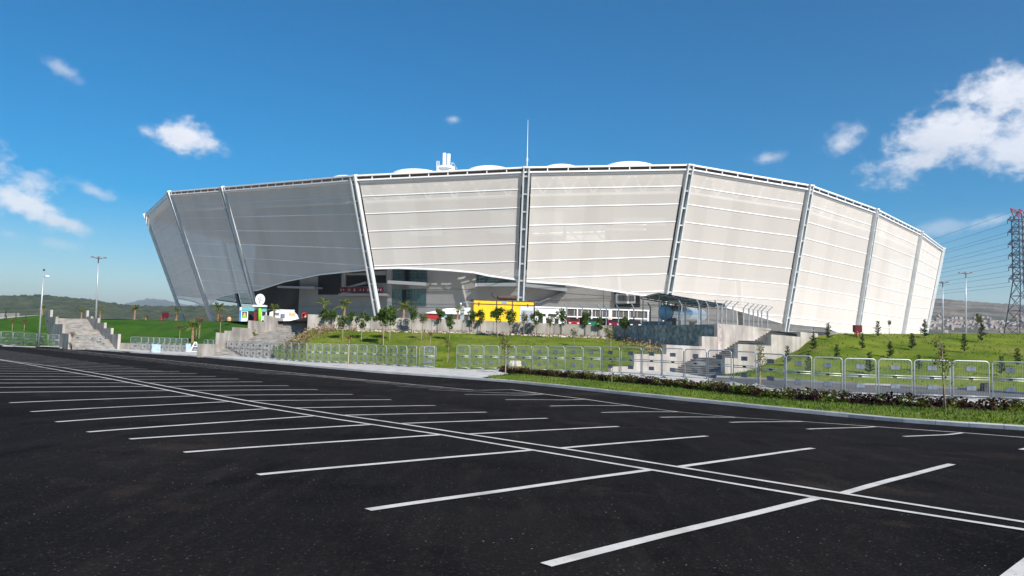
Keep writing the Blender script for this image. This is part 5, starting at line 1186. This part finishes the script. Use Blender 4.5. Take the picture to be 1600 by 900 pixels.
hs = N('ShaderNodeHueSaturation'); hs.inputs['Saturation'].default_value = 1.75; hs.inputs['Hue'].default_value = .497; hs.inputs['Value'].default_value = 1.0; hs.inputs['Value'].default_value = 1.0; L(sky.outputs[0], hs.inputs['Color'])
tc = N('ShaderNodeTexCoord'); DIR = tc.outputs['Generated']
def mth(op, a, b=None, c=None):
    n = N('ShaderNodeMath'); n.operation = op
    for k, x in enumerate((a, b, c)):
        if x is None: continue
        if isinstance(x, (int, float)): n.inputs[k].default_value = x
        else: L(x, n.inputs[k])
    return n.outputs[0]
def dot(v):
    n = N('ShaderNodeVectorMath'); n.operation = 'DOT_PRODUCT'; L(DIR, n.inputs[0]); n.inputs[1].default_value = v; return n.outputs['Value']
def fbm(scale, detail, rough, stretch=(1, 1, 1)):
    mp = N('ShaderNodeMapping'); mp.inputs['Scale'].default_value = stretch; L(DIR, mp.inputs['Vector'])
    n = N('ShaderNodeTexNoise'); n.inputs['Scale'].default_value = scale; n.inputs['Detail'].default_value = detail; n.inputs['Roughness'].default_value = rough
    L(mp.outputs[0], n.inputs['Vector']); return n.outputs['Fac']
n1 = fbm(13, 10, .58, (1, 1, 1.5)); n2 = fbm(48, 8, .62, (1, 1, 1.4))
nz = mth('ADD', mth('MULTIPLY', mth('SUBTRACT', n1, .5), 3.2), mth('MULTIPLY', mth('SUBTRACT', n2, .5), 2.3))
#            centre px     half-size px  tilt  density
CLOUDS = [((1500, 205), (130, 62), -18, 1.0), ((1590, 150), (110, 48), -14, 1.0), ((1440, 248), (72, 32), -5, .9), ((1600, 230), (90, 45), 0, .9), ((1318, 222), (42, 26), -28, .55), ((1200, 248), (32, 14), -5, .40),
          ((302, 218), (62, 28), 0, 1.0), ((228, 205), (22, 12), 25, .45), ((30, 318), (78, 34), 22, .9), ((92, 345), (52, 18), 20, .8), ((150, 300), (46, 14), 22, .40), ((48, 276), (34, 13), 10, .35), ((96, 106), (36, 14), 25, .33),
          ((708, 186), (17, 9), 0, .42), ((15, 365), (40, 16), 10, .35), ((1470, 356), (60, 16), -5, .25), ((1550, 345), (46, 12), -10, .35), ((90, 380), (40, 12), 5, .2), ((-120, 250), (160, 50), 5, .8), ((1750, 330), (120, 40), 0, .6)]
total = None
for (px, py), (rx, ry), tilt, dens in CLOUDS:
    c = ray(px, py).normalized(); rt = V((c.y, -c.x, 0)).normalized(); up = rt.cross(c); t = rad(-tilt)
    ex, ey = rt * math.cos(t) + up * math.sin(t), up * math.cos(t) - rt * math.sin(t); ax, ay = rx / FPX * .93, ry / FPX * .93
    x = dot(ex / ax); y = dot(ey / ay); cc = dot(c)
    q = mth('ADD', mth('MULTIPLY', x, x), mth('MULTIPLY', y, y))
    m = mth('SUBTRACT', 1.0, mth('SQRT', q)); m = mth('ADD', m, mth('MULTIPLY', nz, .62))
    n = N('ShaderNodeMapRange'); n.interpolation_type = 'SMOOTHSTEP'; L(m, n.inputs[0]); n.inputs[1].default_value = -.02; n.inputs[2].default_value = .80 if dens > .6 else 1.05; n.inputs[3].default_value = 0; n.inputs[4].default_value = dens if dens > .6 else min(1, dens * 1.5)
    v = mth('MULTIPLY', n.outputs[0], mth('GREATER_THAN', cc, .3)); total = v if total is None else mth('MAXIMUM', total, v)
shade = N('ShaderNodeMapRange'); L(mth('ADD', mth('MULTIPLY', mth('SUBTRACT', fbm(9, 6, .55, (1, 1, 2)), .5), 1.4), .5), shade.inputs[0])
cr = N('ShaderNodeMix'); cr.data_type = 'RGBA'; L(shade.outputs[0], cr.inputs['Factor']); cr.inputs[6].default_value = (5.6, 6.1, 7.2, 1); cr.inputs[7].default_value = (10.6, 10.5, 10.7, 1)
mx = N('ShaderNodeMix'); mx.data_type = 'RGBA'; L(mth('MULTIPLY', total, .93), mx.inputs['Factor']); L(hs.outputs[0], mx.inputs[6]); L(cr.outputs[2], mx.inputs[7])
L(mx.outputs[2], bg.inputs['Color']); bg.inputs['Strength'].default_value = .070
HAZE = 9e-5
hz = MB(); hz.box((0, 9000, 312), (26000, 19000, 634)); ho = hz.build('haze', []); ho['kind'] = 'stuff'
hm = bpy.data.materials.new('haze'); hm.use_nodes = True; hn = hm.node_tree; hn.nodes.remove(hn.nodes['Principled BSDF'])
pvn = hn.nodes.new('ShaderNodeVolumePrincipled'); pvn.inputs['Density'].default_value = HAZE; pvn.inputs['Color'].default_value = (.80, .88, .97, 1); pvn.inputs['Anisotropy'].default_value = .2
hn.links.new(pvn.outputs[0], hn.nodes['Material Output'].inputs['Volume']); ho.data.materials.append(hm)
vs = sc.view_settings; vs.view_transform = 'Standard'; vs.look = 'None'; vs.exposure = 0.74; vs.gamma = 1; vs.use_curve_mapping = False
